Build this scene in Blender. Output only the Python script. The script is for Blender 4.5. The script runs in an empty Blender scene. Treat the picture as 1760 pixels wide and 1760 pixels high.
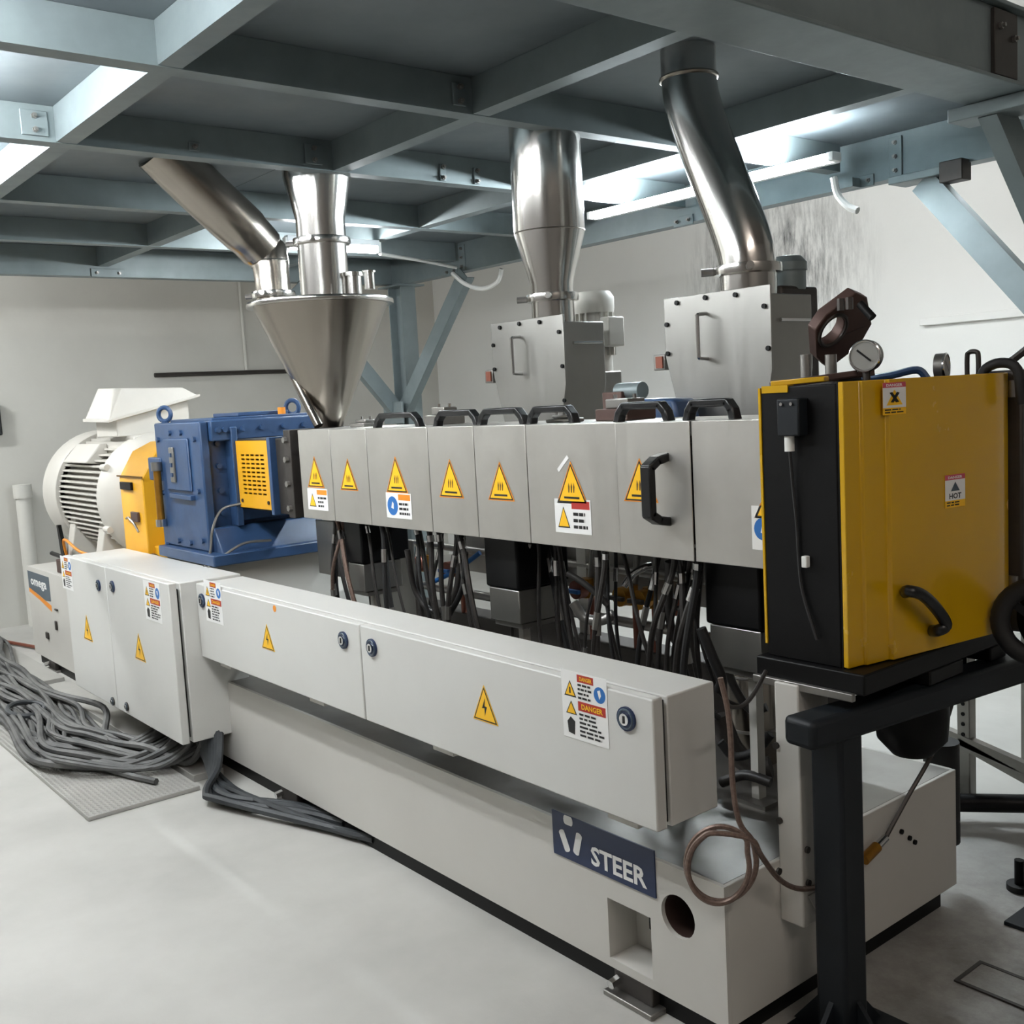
import bpy, bmesh, math, random
from mathutils import Vector, Matrix
from mathutils.geometry import tessellate_polygon
random.seed(7)
scene = bpy.context.scene
COL = scene.collection

# ---------------------------------------------------------------- camera
# orientation solved from the vanishing points of the machine and the steelwork
F = 1812.0
def nrm(v): return Vector(v).normalized()
_mx = nrm((-590 - 880, 765 - 880, F)); AX = -_mx
_ay = nrm((3140 - 880, 558 - 880, F)); AY = (_ay - AX * _ay.dot(AX)).normalized()
AZ = AX.cross(AY)
if AZ.y > 0: AZ = -AZ
RW = Matrix((AX, AY, AZ))                 # camera vector (x right, y down, z ahead) -> world vector
EYE = Vector((0, 0, 1.5))
def P(px, py, ax, val):                    # a point seen at a pixel, on a known world plane
    d = RW @ Vector((px - 880, py - 880, F)); i = 'xyz'.index(ax)
    return EYE + d * ((val - EYE[i]) / d[i])
cam_data = bpy.data.cameras.new('camera'); cam = bpy.data.objects.new('camera', cam_data); COL.objects.link(cam)
cam_data.sensor_width = 36; cam_data.lens = 36 * F / 1760; cam_data.clip_start = .05; cam_data.clip_end = 100
m3 = Matrix((RW.col[0], -RW.col[1], -RW.col[2])).transposed()
cam.matrix_world = Matrix.Translation(EYE) @ m3.to_4x4()
scene.camera = cam
scene.cycles.max_bounces = 7; scene.cycles.glossy_bounces = 3; scene.cycles.transmission_bounces = 2

# ---------------------------------------------------------------- world, exposure
w = bpy.data.worlds.new('world'); scene.world = w; w.use_nodes = True
w.node_tree.nodes['Background'].inputs[0].default_value = (.75, .82, .9, 1)
w.node_tree.nodes['Background'].inputs[1].default_value = .05
vs = scene.view_settings
vs.view_transform = 'Standard'; vs.look = 'None'; vs.gamma = 1; vs.use_curve_mapping = False
vs.exposure = 0.14
G = dict(back=3.8, corner=2.0, rear=.68, wall=9.0, left=3.0, front=1.75, motor=.9, hall=1.8, aisle=.3)   # tube luminance by row; rear, wall, hall and aisle are added unseen lamps

# ---------------------------------------------------------------- materials
MAT = {}
def s2l(c): return tuple(((v / 255) / 12.92 if v / 255 <= .04045 else ((v / 255 + .055) / 1.055) ** 2.4) for v in c)
def mat(name, col, rough=.5, metal=0, noise=None, bump=None, emit=None, coat=0, rvar=None, spec=None):
    """noise = (scale, amount, second colour[, stretch]); bump = (scale, strength)"""
    m = bpy.data.materials.new(name); m.use_nodes = True; MAT[name] = m
    nt = m.node_tree; b = nt.nodes['Principled BSDF']
    c = s2l(col)
    b.inputs['Base Color'].default_value = (*c, 1); b.inputs['Roughness'].default_value = rough; b.inputs['Metallic'].default_value = metal
    if coat: b.inputs['Coat Weight'].default_value = coat; b.inputs['Coat Roughness'].default_value = .15
    if spec is not None: b.inputs['Specular IOR Level'].default_value = spec
    tc = nt.nodes.new('ShaderNodeTexCoord')
    def nz(scale, stretch=(1, 1, 1), detail=5):
        mp = nt.nodes.new('ShaderNodeMapping'); mp.inputs['Scale'].default_value = stretch
        nt.links.new(tc.outputs['Object'], mp.inputs['Vector'])
        n = nt.nodes.new('ShaderNodeTexNoise'); n.inputs['Scale'].default_value = scale; n.inputs['Detail'].default_value = detail
        n.inputs['Roughness'].default_value = .6
        nt.links.new(mp.outputs[0], n.inputs['Vector']); return n
    if noise:
        st = noise[3] if len(noise) > 3 else (1, 1, 1)
        n = nz(noise[0], st)
        rp = nt.nodes.new('ShaderNodeValToRGB'); rp.color_ramp.elements[0].position = .35; rp.color_ramp.elements[1].position = .7
        nt.links.new(n.outputs['Fac'], rp.inputs[0])
        mx = nt.nodes.new('ShaderNodeMix'); mx.data_type = 'RGBA'
        mul = nt.nodes.new('ShaderNodeMath'); mul.operation = 'MULTIPLY'; mul.inputs[1].default_value = noise[1]
        nt.links.new(rp.outputs[0], mul.inputs[0]); nt.links.new(mul.outputs[0], mx.inputs['Factor'])
        mx.inputs['A'].default_value = (*c, 1); mx.inputs['B'].default_value = (*s2l(noise[2]), 1)
        nt.links.new(mx.outputs['Result'], b.inputs['Base Color'])
    if rvar:
        n = nz(rvar[0], rvar[2] if len(rvar) > 2 else (1, 1, 1))
        mr = nt.nodes.new('ShaderNodeMapRange'); mr.inputs['To Min'].default_value = rough - rvar[1]; mr.inputs['To Max'].default_value = rough + rvar[1]
        nt.links.new(n.outputs['Fac'], mr.inputs['Value']); nt.links.new(mr.outputs[0], b.inputs['Roughness'])
    if bump:
        n = nz(bump[0], bump[2] if len(bump) > 2 else (1, 1, 1))
        bp = nt.nodes.new('ShaderNodeBump'); bp.inputs['Strength'].default_value = bump[1]; bp.inputs['Distance'].default_value = .01
        nt.links.new(n.outputs['Fac'], bp.inputs['Height']); nt.links.new(bp.outputs[0], b.inputs['Normal'])
    if emit:
        b.inputs['Emission Color'].default_value = (*emit[0], 1); b.inputs['Emission Strength'].default_value = emit[1]
    return m
mat('concrete', (188, 187, 182), .55, noise=(1.3, .75, (158, 157, 152)), bump=(14, .12), rvar=(3, .15))
mat('plaster_far', (204, 203, 196), .9, noise=(.9, .6, (186, 184, 177)), bump=(30, .1))
mat('plaster_white', (226, 226, 222), .9, noise=(.8, .3, (208, 207, 202)), bump=(30, .08))
def soot_and_shade(m, centre, sc, streak, lo=.42, hi=.68, col=(.05, .05, .052)):
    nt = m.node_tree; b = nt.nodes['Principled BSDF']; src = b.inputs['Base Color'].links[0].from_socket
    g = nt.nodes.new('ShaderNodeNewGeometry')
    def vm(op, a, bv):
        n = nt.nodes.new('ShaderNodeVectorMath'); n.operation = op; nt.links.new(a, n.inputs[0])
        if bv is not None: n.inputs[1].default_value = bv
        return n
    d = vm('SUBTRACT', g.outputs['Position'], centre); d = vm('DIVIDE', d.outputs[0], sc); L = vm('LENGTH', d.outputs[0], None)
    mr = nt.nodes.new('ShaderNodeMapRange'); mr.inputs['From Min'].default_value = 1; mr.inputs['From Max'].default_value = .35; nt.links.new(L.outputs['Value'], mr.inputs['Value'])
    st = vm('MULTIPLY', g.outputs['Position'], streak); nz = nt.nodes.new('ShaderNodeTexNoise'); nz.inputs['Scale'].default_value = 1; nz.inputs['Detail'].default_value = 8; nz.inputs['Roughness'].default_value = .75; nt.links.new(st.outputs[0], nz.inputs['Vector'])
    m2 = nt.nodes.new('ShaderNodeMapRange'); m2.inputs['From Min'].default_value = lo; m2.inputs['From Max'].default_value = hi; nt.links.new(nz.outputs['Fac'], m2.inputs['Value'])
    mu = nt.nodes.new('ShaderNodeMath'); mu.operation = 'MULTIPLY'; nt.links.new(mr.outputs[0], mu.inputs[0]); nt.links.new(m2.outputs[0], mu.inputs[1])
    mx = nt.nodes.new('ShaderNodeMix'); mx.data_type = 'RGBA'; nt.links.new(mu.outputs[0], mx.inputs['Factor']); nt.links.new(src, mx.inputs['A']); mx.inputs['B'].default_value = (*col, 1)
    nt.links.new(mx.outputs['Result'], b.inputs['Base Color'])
soot_and_shade(MAT['plaster_white'], P(1330, 470, 'y', 5.95), (.85, 9, .75), (16, 1, 2.6))
soot_and_shade(MAT['concrete'], (-.7, 2.5, 0), (1.5, 1.9, 9), (5, 5, 1), .2, .75, (.10, .088, .08))  # mottled dirt plus the dim right end's shade, painted into the floor colour
mat('plaster_hall', (150, 146, 142), .9, noise=(1, .4, (135, 132, 128)))
mat('galv', (126, 137, 139), .48, .35, noise=(5, .6, (107, 117, 120)), rvar=(14, .12))
mat('deck_steel', (116, 124, 128), .5, .4, noise=(1.6, .7, (92, 100, 106)), rvar=(5, .12))
mat('cab_white', (206, 206, 202), .42, noise=(2.5, .35, (192, 191, 186)), rvar=(6, .08))
mat('bed_paint', (198, 196, 190), .45, noise=(1.8, .4, (182, 179, 172)), rvar=(5, .08))
mat('motor_white', (200, 197, 189), .5, noise=(4, .35, (180, 176, 168)))
mat('blue_paint', (48, 75, 112), .4, noise=(9, .55, (34, 54, 84)), rvar=(8, .12))
mat('yellow_paint', (222, 164, 34), .4, noise=(5, .3, (202, 146, 28)))
mat('guard_yellow', (202, 158, 14), .25, noise=(2, .3, (186, 142, 10)), rvar=(4, .08), coat=.3)
mat('yellow_dark', (96, 66, 8), .7)
mat('black_paint', (8, 8, 9), .45, noise=(4, .4, (13, 14, 15)), spec=.2)
mat('black_rubber', (20, 20, 21), .65)
mat('black_plastic', (18, 19, 21), .32)
mat('stand_paint', (20, 25, 30), .5, noise=(6, .4, (15, 18, 21)), spec=.3)
mat('brushed', (208, 206, 201), .38, .88, noise=(2.2, .6, (178, 175, 170)), rvar=(40, .1, (1, 1, .06)), bump=(60, .02, (1, 1, .05)))
mat('brushed_box', (158, 157, 153), .36, .92, noise=(2.5, .5, (138, 137, 133)), rvar=(40, .1, (1, 1, .06)))
mat('polished', (205, 203, 199), .17, 1.0, noise=(4, .3, (190, 187, 182)))
mat('satin', (160, 153, 144), .24, 1.0, noise=(3, .35, (140, 133, 125), (1, 1, .2)))
mat('steel', (150, 148, 144), .38, .85, noise=(8, .4, (120, 116, 112)))
mat('dark_steel', (72, 68, 65), .5, .6, noise=(8, .5, (50, 47, 45)))
mat('brown_steel', (92, 72, 66), .55, .5, noise=(9, .5, (66, 52, 48)))
mat('brass', (166, 118, 40), .4, .8, noise=(20, .4, (120, 80, 34)))
mat('copper_red', (128, 74, 58), .5, .4)
mat('chrome', (215, 215, 215), .14, 1)
mat('cable', (60, 61, 61), .6, noise=(5, .6, (122, 122, 119)))
mat('cable_black', (30, 34, 38), .55, noise=(4, .5, (86, 90, 92)))
mat('hose_dark', (30, 28, 27), .45, noise=(30, .5, (60, 56, 53)))
mat('braid', (128, 108, 98), .45, .5, noise=(120, .6, (76, 62, 56)))
mat('tread', (176, 175, 170), .5, .3, noise=(3, .5, (150, 149, 145)))
mat('white_plastic', (224, 224, 220), .4)
mat('lamp_body', (225, 228, 230), .4)
for k_, v_ in G.items(): mat('tube_' + k_, (255, 255, 255), .4, emit=(dict(back=(.86, .95, 1.0), hall=(1.0, .90, .82)).get(k_, (.96, .985, 1.0)), 100 * v_))
mat('pr_white', (232, 232, 230), .5)
mat('pr_black', (18, 18, 18), .5)
mat('pr_yellow', (246, 190, 24), .45)
mat('pr_red', (172, 44, 36), .5)
mat('pr_pink', (196, 76, 92), .5)
mat('pr_orange', (226, 138, 30), .5)
mat('pr_blue', (32, 104, 176), .5)
mat('sign_navy', (18, 38, 74), .4)
mat('sign_grey', (70, 84, 96), .4)
mat('dial', (150, 150, 145), .4)
mat('stain', (92, 90, 88), .9)

# ---------------------------------------------------------------- mesh building
class MB:
    def __init__(self): self.v = []; self.f = []; self.fm = []; self.mats = []
    def mi(self, m):
        if m not in self.mats: self.mats.append(m)
        return self.mats.index(m)
    def add(self, vs, fs, m=None):
        o = len(self.v); self.v += [Vector(p) for p in vs]
        k = self.mi(m) if m else 0
        for f in fs: self.f.append(tuple(i + o for i in f)); self.fm.append(k)
        return self
    def box(self, x0, y0, z0, x1, y1, z1, m=None):
        v = [(x, y, z) for x in (x0, x1) for y in (y0, y1) for z in (z0, z1)]
        return self.add(v, [(0, 1, 3, 2), (4, 6, 7, 5), (0, 4, 5, 1), (2, 3, 7, 6), (0, 2, 6, 4), (1, 5, 7, 3)], m)
    def obox(self, c, ax, ay, az, m=None):          # box by centre and half-axis vectors
        c = Vector(c); ax, ay, az = Vector(ax), Vector(ay), Vector(az)
        v = [c + ax * i + ay * j + az * k for i in (-1, 1) for j in (-1, 1) for k in (-1, 1)]
        return self.add(v, [(0, 1, 3, 2), (4, 6, 7, 5), (0, 4, 5, 1), (2, 3, 7, 6), (0, 2, 6, 4), (1, 5, 7, 3)], m)
    def bar(self, p0, p1, wd, ht, up=(0, 0, 1), m=None):
        p0, p1 = Vector(p0), Vector(p1); d = p1 - p0; s = d.cross(Vector(up)).normalized(); u = s.cross(d).normalized()
        return self.obox((p0 + p1) / 2, d / 2, s * wd / 2, u * ht / 2, m)
    def prism(self, pts, off, m=None):              # planar polygon (3D pts) extruded by off
        n = len(pts); off = Vector(off); v = [Vector(p) for p in pts] + [Vector(p) + off for p in pts]
        return self.add(v, [tuple(range(n))[::-1], tuple(range(n, 2 * n))] + [(i, (i + 1) % n, n + (i + 1) % n, n + i) for i in range(n)], m)
    def cyl(self, p0, p1, r0, r1=None, n=16, m=None, caps=True):
        p0, p1 = Vector(p0), Vector(p1); r1 = r0 if r1 is None else r1; d = (p1 - p0).normalized()
        a = d.orthogonal().normalized(); b = d.cross(a); v = []
        for p, r in ((p0, r0), (p1, r1)):
            v += [p + (a * math.cos(t) + b * math.sin(t)) * r for t in (2 * math.pi * i / n for i in range(n))]
        fs = [(i, (i + 1) % n, n + (i + 1) % n, n + i) for i in range(n)]
        if caps: fs += [tuple(range(n))[::-1], tuple(range(n, 2 * n))]
        return self.add(v, fs, m)
    def lathe(self, prof, o, d=(0, 0, 1), n=32, m=None, cap0=False, cap1=False):
        o = Vector(o); d = Vector(d).normalized(); a = d.orthogonal().normalized(); b = d.cross(a); v = []
        for r, h in prof: v += [o + d * h + (a * math.cos(t) + b * math.sin(t)) * r for t in (2 * math.pi * i / n for i in range(n))]
        fs = []
        for k in range(len(prof) - 1):
            fs += [(k * n + i, k * n + (i + 1) % n, (k + 1) * n + (i + 1) % n, (k + 1) * n + i) for i in range(n)]
        if cap0: fs.append(tuple(range(n))[::-1])
        if cap1: fs.append(tuple(range((len(prof) - 1) * n, len(prof) * n)))
        return self.add(v, fs, m)
    def tube(self, path, r, n=8, m=None, closed=False):
        path = [Vector(p) for p in path]; L = len(path); v = []; a = None
        rr = r if isinstance(r, (list, tuple)) else [r] * L
        for i, p in enumerate(path):
            if closed: d = (path[(i + 1) % L] - path[i - 1]).normalized()
            else: d = (path[min(i + 1, L - 1)] - path[max(i - 1, 0)]).normalized()
            a = (d.orthogonal() if a is None else a - d * a.dot(d)).normalized(); b = d.cross(a)
            v += [p + (a * math.cos(t) + b * math.sin(t)) * rr[i] for t in (2 * math.pi * k / n for k in range(n))]
        K = L if closed else L - 1
        fs = [(i * n + k, i * n + (k + 1) % n, ((i + 1) % L) * n + (k + 1) % n, ((i + 1) % L) * n + k) for i in range(K) for k in range(n)]
        if not closed: fs += [tuple(range(n))[::-1], tuple(range((L - 1) * n, L * n))]
        return self.add(v, fs, m)
    def torus(self, c, d, R, r, N=28, n=10, m=None):
        c = Vector(c); d = Vector(d).normalized(); a = d.orthogonal().normalized(); b = d.cross(a)
        return self.tube([c + (a * math.cos(t) + b * math.sin(t)) * R for t in (2 * math.pi * i / N for i in range(N))], r, n, m, True)
    def ball(self, c, r, m=None, n=12):
        return self.lathe([(r * math.sin(t) + 1e-5, -r * math.cos(t)) for t in (math.pi * i / 8 for i in range(9))], c, (0, 0, 1), n, m)
    def holed(self, outer, holes, place, th, m=None):
        """flat plate with holes; 2D loops; place(u, v, w) -> 3D, w in 0..th"""
        loops = [outer] + holes; flat = [p for L in loops for p in L]
        tri = tessellate_polygon([[Vector((p[0], p[1], 0)) for p in L] for L in loops])
        n = len(flat); v = [place(p[0], p[1], 0) for p in flat] + [place(p[0], p[1], th) for p in flat]
        fs = [tuple(t) for t in tri] + [tuple(i + n for i in t[::-1]) for t in tri]; o = 0
        for L in loops:
            k = len(L); fs += [(o + i, o + (i + 1) % k, n + o + (i + 1) % k, n + o + i) for i in range(k)]; o += k
        return self.add(v, fs, m)
    def build(self, name, m, parent=None, bevel=0, origin=None, smooth=True):
        me = bpy.data.meshes.new(name)
        if parent is not None: org = ORG[parent.name]
        elif origin is not None: org = Vector(origin)
        else:
            lo = [min(p[i] for p in self.v) for i in range(3)]; hi = [max(p[i] for p in self.v) for i in range(3)]
            org = Vector(((lo[0] + hi[0]) / 2, (lo[1] + hi[1]) / 2, lo[2]))
        me.from_pydata([p - org for p in self.v], [], self.f)
        bm = bmesh.new(); bm.from_mesh(me); bmesh.ops.recalc_face_normals(bm, faces=bm.faces); bm.to_mesh(me); bm.free()
        names = self.mats or [m]
        for k in names: me.materials.append(MAT[k if k else m])
        if self.mats:
            for p, k in zip(me.polygons, self.fm): p.material_index = k
        if smooth:
            me.shade_smooth(); me.set_sharp_from_angle(angle=math.radians(38))
        o = bpy.data.objects.new(name, me); COL.objects.link(o)
        if parent is not None: o.parent = parent; ORG[o.name] = ORG[parent.name]
        else: o.location = org; ORG[o.name] = org
        if bevel:
            b = o.modifiers.new('bevel', 'BEVEL'); b.width = bevel; b.segments = 2; b.limit_method = 'ANGLE'; b.angle_limit = math.radians(50)
        return o
ORG = {}
def tag(o, label, cat, group=None):
    o['label'] = label; o['category'] = cat
    if group: o['group'] = group
    return o
def thing(name, label, cat, loc, group=None):
    o = bpy.data.objects.new(name, None); COL.objects.link(o); o.location = loc; o.empty_display_size = .05; ORG[o.name] = Vector(loc)
    return tag(o, label, cat, group)
def struct(o, label=None):
    o['kind'] = 'structure'
    if label: o['label'] = label
    return o
def spline(pts, n=8):                                # Catmull-Rom through pts
    p = [Vector(q) for q in pts]; p = [p[0] * 2 - p[1]] + p + [p[-1] * 2 - p[-2]]; out = []
    for i in range(1, len(p) - 2):
        for k in range(n):
            t = k / n; a, b, c, d = p[i - 1:i + 3]
            out.append(.5 * ((2 * b) + (c - a) * t + (2 * a - 5 * b + 4 * c - d) * t * t + (3 * b - a - 3 * c + d) * t ** 3))
    out.append(p[-2]); return out
_txt = {}
def text(s):                                         # 2D mesh of a word, height of capitals about .7
    if s not in _txt:
        cu = bpy.data.curves.new('t', 'FONT'); cu.body = s; cu.resolution_u = 2; cu.offset = .028
        o = bpy.data.objects.new('t', cu); COL.objects.link(o)
        dg = bpy.context.evaluated_depsgraph_get(); me = o.evaluated_get(dg).to_mesh()
        vs = [(v.co.x, v.co.y) for v in me.vertices]; fs = [tuple(p.vertices) for p in me.polygons]
        o.evaluated_get(dg).to_mesh_clear(); bpy.data.objects.remove(o); bpy.data.curves.remove(cu)
        x0 = min(v[0] for v in vs); x1 = max(v[0] for v in vs); y0 = min(v[1] for v in vs); y1 = max(v[1] for v in vs)
        _txt[s] = ([((x - x0) / (x1 - x0), (y - y0) / (y1 - y0)) for x, y in vs], fs)
    return _txt[s]
class Print:
    """flat print on a plane: u,v in metres from the lower-left corner, layers stacked 0.25 mm apart"""
    def __init__(self, o, u, v): self.o, self.u, self.v = Vector(o), Vector(u).normalized(), Vector(v).normalized(); self.n = self.u.cross(self.v); self.mb = MB()
    def at(self, a, b, k): return self.o + self.u * a + self.v * b + self.n * (.0006 + .00035 * k)
    def poly(self, pts, m, k=0):
        if k == 0:
            self.mb.prism([self.o + self.u * a + self.v * b for a, b in pts], self.n * .0007, m)
        else: self.mb.add([self.at(a, b, k) for a, b in pts], [tuple(range(len(pts)))], m)
        return self
    def rect(self, a0, b0, a1, b1, m, k=0): return self.poly([(a0, b0), (a1, b0), (a1, b1), (a0, b1)], m, k)
    def disc(self, a, b, r, m, k=0, n=24): return self.poly([(a + r * math.cos(2 * math.pi * i / n), b + r * math.sin(2 * math.pi * i / n)) for i in range(n)], m, k)
    def word(self, s, a0, b0, a1, b1, m, k=2):
        vs, fs = text(s); self.mb.add([self.at(a0 + x * (a1 - a0), b0 + y * (b1 - b0), k) for x, y in vs], fs, m); return self
    def lines(self, a0, b0, a1, b1, n, m='pr_black', k=2):
        h = (b1 - b0) / n
        for i in range(n):
            a = a0; y = b0 + h * i + h * .28
            end = a0 + (a1 - a0) * random.uniform(.62, 1)
            while a < end - .001:
                L = (a1 - a0) * random.uniform(.12, .34); self.rect(a, y, min(a + L, end), y + h * .5, m, k); a += L + (a1 - a0) * .05
        return self
    def build(self, name, parent): return self.mb.build(name, None, parent, smooth=False)

# ---------------------------------------------------------------- room
def slab(name, a, b, m, label): return struct(MB().box(*a, *b).build(name, m), label)
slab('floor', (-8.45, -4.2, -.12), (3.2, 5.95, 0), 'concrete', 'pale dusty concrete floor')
slab('wall_left', (-8.6, -4.2, 0), (-8.45, 5.95, 4.6), 'plaster_far', 'grey plastered end wall behind the motor')
slab('wall_back', (-8.6, 5.95, 0), (3.2, 6.1, 4.6), 'plaster_white', 'off-white plastered wall behind the machine')
slab('wall_right', (3.2, -4.2, 0), (3.35, 6.1, 4.6), 'plaster_hall', 'hall wall on the near end side')
slab('wall_front', (-8.6, -4.35, 0), (3.35, -4.2, 4.6), 'plaster_hall', 'hall wall behind the viewer')
slab('ceiling', (-8.6, -4.35, 4.6), (3.35, 6.1, 4.75), 'plaster_hall', 'hall ceiling above the steel platform')

# ---------------------------------------------------------------- steel platform overhead
DECK = 2.537
mez = thing('steel_platform', 'bluish galvanised steel platform of beams and deck plates over the machine', 'platform', (-6.52, 4.32, 0))
YB = [-2.802, -3.714, -4.726, -5.721]
XJ = [1.135, 2.175, 3.262]
ZJ = 2.42
def chan_y(x, y0, y1, z0, h, fl=.066, t=.008):       # web at x, flanges towards -x
    return MB().prism([(x, y0, z0), (x, y0, z0 + h), (x - fl, y0, z0 + h), (x - fl, y0, z0 + h - t), (x - t, y0, z0 + h - t), (x - t, y0, z0 + t), (x - fl, y0, z0 + t), (x - fl, y0, z0)], (0, y1 - y0, 0))
def chan_x(y, x0, x1, z0, h, fl=.066, t=.008):       # web at y, flanges towards +y
    return MB().prism([(x0, y, z0), (x0, y, z0 + h), (x0, y + fl, z0 + h), (x0, y + fl, z0 + h - t), (x0, y + t, z0 + h - t), (x0, y + t, z0 + t), (x0, y + fl, z0 + t), (x0, y + fl, z0)], (x1 - x0, 0, 0))
for x in YB: chan_y(x, .0, 4.23, ZJ, DECK - ZJ - .001).build('beam', 'galv', mez)
chan_y(-6.566, -.02, 4.31, 2.362, DECK - 2.363, .085).build('edge_beam', 'galv', mez)
chan_x(4.266, -6.64, -.9, 2.349, DECK - 2.350, .085, .01).build('edge_beam', 'galv', mez)
chan_x(-.1, -6.64, -1.57, 2.362, DECK - 2.363, .085, .01).build('edge_beam', 'galv', mez)
MB().box(-1.782, -.02, 2.355, -1.572, 4.255, 2.367).box(-1.69, -.02, 2.367, -1.60, 4.255, 2.575).box(-1.782, -.02, 2.575, -1.572, 4.255, 2.587).build('main_beam', 'galv', mez, .003)
edges = [-1.69] + YB + [-6.566]
for i in range(5):
    xa = edges[i] - (.067 if 0 < i else .0); xb = edges[i + 1] + .001
    for y in XJ:
        if y == XJ[1] and i == 2: continue              # left open for the hopper pipe
        chan_x(y, xb, xa, ZJ + .002, DECK - ZJ - .003).build('joist', 'galv', mez)
# deck plates, one per bay
xe = [-1.79, -2.835, -3.747, -4.759, -5.754, -6.65]; ye = [-.1, 1.163, 2.208, 3.295, 4.35]
for i in range(5):
    for j in range(4):
        MB().box(xe[i + 1] + .0015, ye[j] + .0015, DECK, xe[i] - .0015, ye[j + 1] - .0015, DECK + .008).build('deck_plate', 'deck_steel', mez)
# cleat plates with bolts
def cleat(c, nx, w_, h_, bolts, th=.009, m='galv'):
    """plate on a web: centre c, normal axis nx ('x' faces +x, 'y' faces -y)"""
    c = Vector(c)
    if nx == 'x': p = MB().box(c.x, c.y - w_ / 2, c.z - h_ / 2, c.x + th, c.y + w_ / 2, c.z + h_ / 2)
    else: p = MB().box(c.x - w_ / 2, c.y - th, c.z - h_ / 2, c.x + w_ / 2, c.y, c.z + h_ / 2)
    p = p.build('cleat_plate', m, mez, .002)
    for du, dv in bolts:
        q = c + (Vector((th, du, dv)) if nx == 'x' else Vector((du, -th, dv))); d = Vector((.009, 0, 0)) if nx == 'x' else Vector((0, -.009, 0))
        MB().cyl(q, q + d, .010, n=6).cyl(q + d, q + d * 2, .006, n=8).build('bolt', 'steel', p)
two = ((0, .022), (0, -.022))
cleat((-3.714, 1.07, 2.475), 'x', .085, .08, two); cleat((-2.802, 2.12, 2.475), 'x', .05, .07, two)
cleat((-3.714, 2.09, 2.475), 'x', .075, .075, two); cleat((-3.714, 1.61, 2.455), 'x', .04, .03, ((0, 0),))
cleat((-4.726, 1.09, 2.475), 'x', .06, .075, two); cleat((-4.81, 2.175, 2.475), 'y', .07, .075, two)
cleat((-3.714, 2.70, 2.46), 'x', .03, .07, two); cleat((-3.714, 2.88, 2.46), 'x', .03, .07, two)
for x in (-5.69, -2.55): cleat((x, 4.266, 2.437), 'y', .06, .165, ((0, .058), (0, 0), (0, -.058)))
for x in (-5.82, -3.76, -2.72): cleat((x, 4.266, 2.362), 'y', .13, .05, ((-.04, 0), (.04, 0)))
cleat((-6.566, 2.233, 2.383), 'x', .2, .05, ((-.067, 0), (.067, 0)))
p = P(1722, 52, 'x', -1.60); cleat((-1.60, p.y, 2.47), 'x', .14, .19, ((-.04, .045), (.042, .02)), .014, 'dark_steel')
# columns and braces
def ibeam(p0, p1, side, wd, ht, t=.009):
    p0, p1 = Vector(p0), Vector(p1); d = (p1 - p0).normalized(); s = Vector(side).normalized(); u = d.cross(s)
    mb = MB()
    for k in (-1, 1): mb.obox((p0 + p1) / 2 + u * k * (ht - t) / 2, (p1 - p0) / 2, s * wd / 2, u * t / 2)
    return mb.obox((p0 + p1) / 2, (p1 - p0) / 2, s * t / 2, u * (ht / 2 - t))
for x, y in ((-6.524, 4.316), (-1.69, 4.316), (-6.524, -.04)):
    c = ibeam((x, y, .012), (x, y, 2.336), (0, 1, 0), .125, .167).build('column', 'galv', mez)
    MB().box(x - .13, y - .12, 0, x + .13, y + .12, .014).build('base_plate', 'galv', c)
    MB().box(x - .14, y - .11, 2.336, x + .14, y + .11, 2.348).build('cap_plate', 'galv', c)
def brace(a, b, side, flip=1):
    a, b = Vector(a), Vector(b); d = (b - a).normalized(); s = Vector(side); u = d.cross(s).normalized(); h = .054; w_ = .058; t = .007
    mb = MB()
    mb.obox((a + b) / 2, (b - a) / 2, s * t / 2, u * h)
    for k in (-1, 1): mb.obox((a + b) / 2 + u * k * (h - t / 2) + s * flip * w_ / 2, (b - a) / 2, s * w_ / 2, u * t / 2)
    return mb.build('brace', 'galv', mez)
brace((-5.671, 4.25, 2.336), (-6.507, 4.232, 1.433), (0, 1, 0))
brace((-2.426, 4.25, 2.311), (-1.74, 4.232, 1.50), (0, 1, 0))
brace((-6.524, 3.471, 2.336), (-6.524, 4.24, 1.433), (1, 0, 0), -1)
brace((-1.69, 3.446, 2.345), (-1.69, 4.24, 1.542), (1, 0, 0), -1)
MB().box(-6.65, 4.174, 1.358, -6.40, 4.19, 1.517).build('gusset_plate', 'galv', mez, .003)
MB().box(-2.56, 4.215, 2.315, -2.275, 4.35, 2.347).build('brace_shoe', 'galv', mez, .003)
MB().box(-2.325, 4.207, 2.278, -2.225, 4.282, 2.362).build('clamp_block', 'dark_steel', mez, .004)
MB().box(-1.84, 3.387, 2.311, -1.547, 3.53, 2.354).build('brace_shoe', 'galv', mez, .003)

# ---------------------------------------------------------------- tube lamps
def lamp(a, b, out, label, row, r=.0165):
    a, b, out = Vector(a), Vector(b), Vector(out)      # tube ends, direction from backing to tube
    t = thing('tube_lamp', label, 'lamp', (a + b) / 2, 'fluorescent tube lamps under the platform')
    d = (b - a).normalized(); s = d.cross(out).normalized(); c = (a + b) / 2 - out * .04
    MB().obox(c, (b - a) / 2, s * .02, out * .016).build('housing', 'lamp_body', t, .003)
    MB().cyl(a + d * .02, b - d * .02, r, n=14).build('tube', 'tube_' + row, t)
    for e, k in ((a, 1), (b, -1)):
        MB().obox(e - out * .016, d * .012, s * .018, out * .03).build('end_cap', 'white_plastic', t, .003)
    return t
DN = Vector((0, 0, -1)); FR = Vector((0, -1, 0))
lamp((-3.92, 3.75, 2.382), (-3.09, 3.75, 2.382), FR, 'lit tube lamp before the back beam, between the two feed chimneys', 'back')
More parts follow.
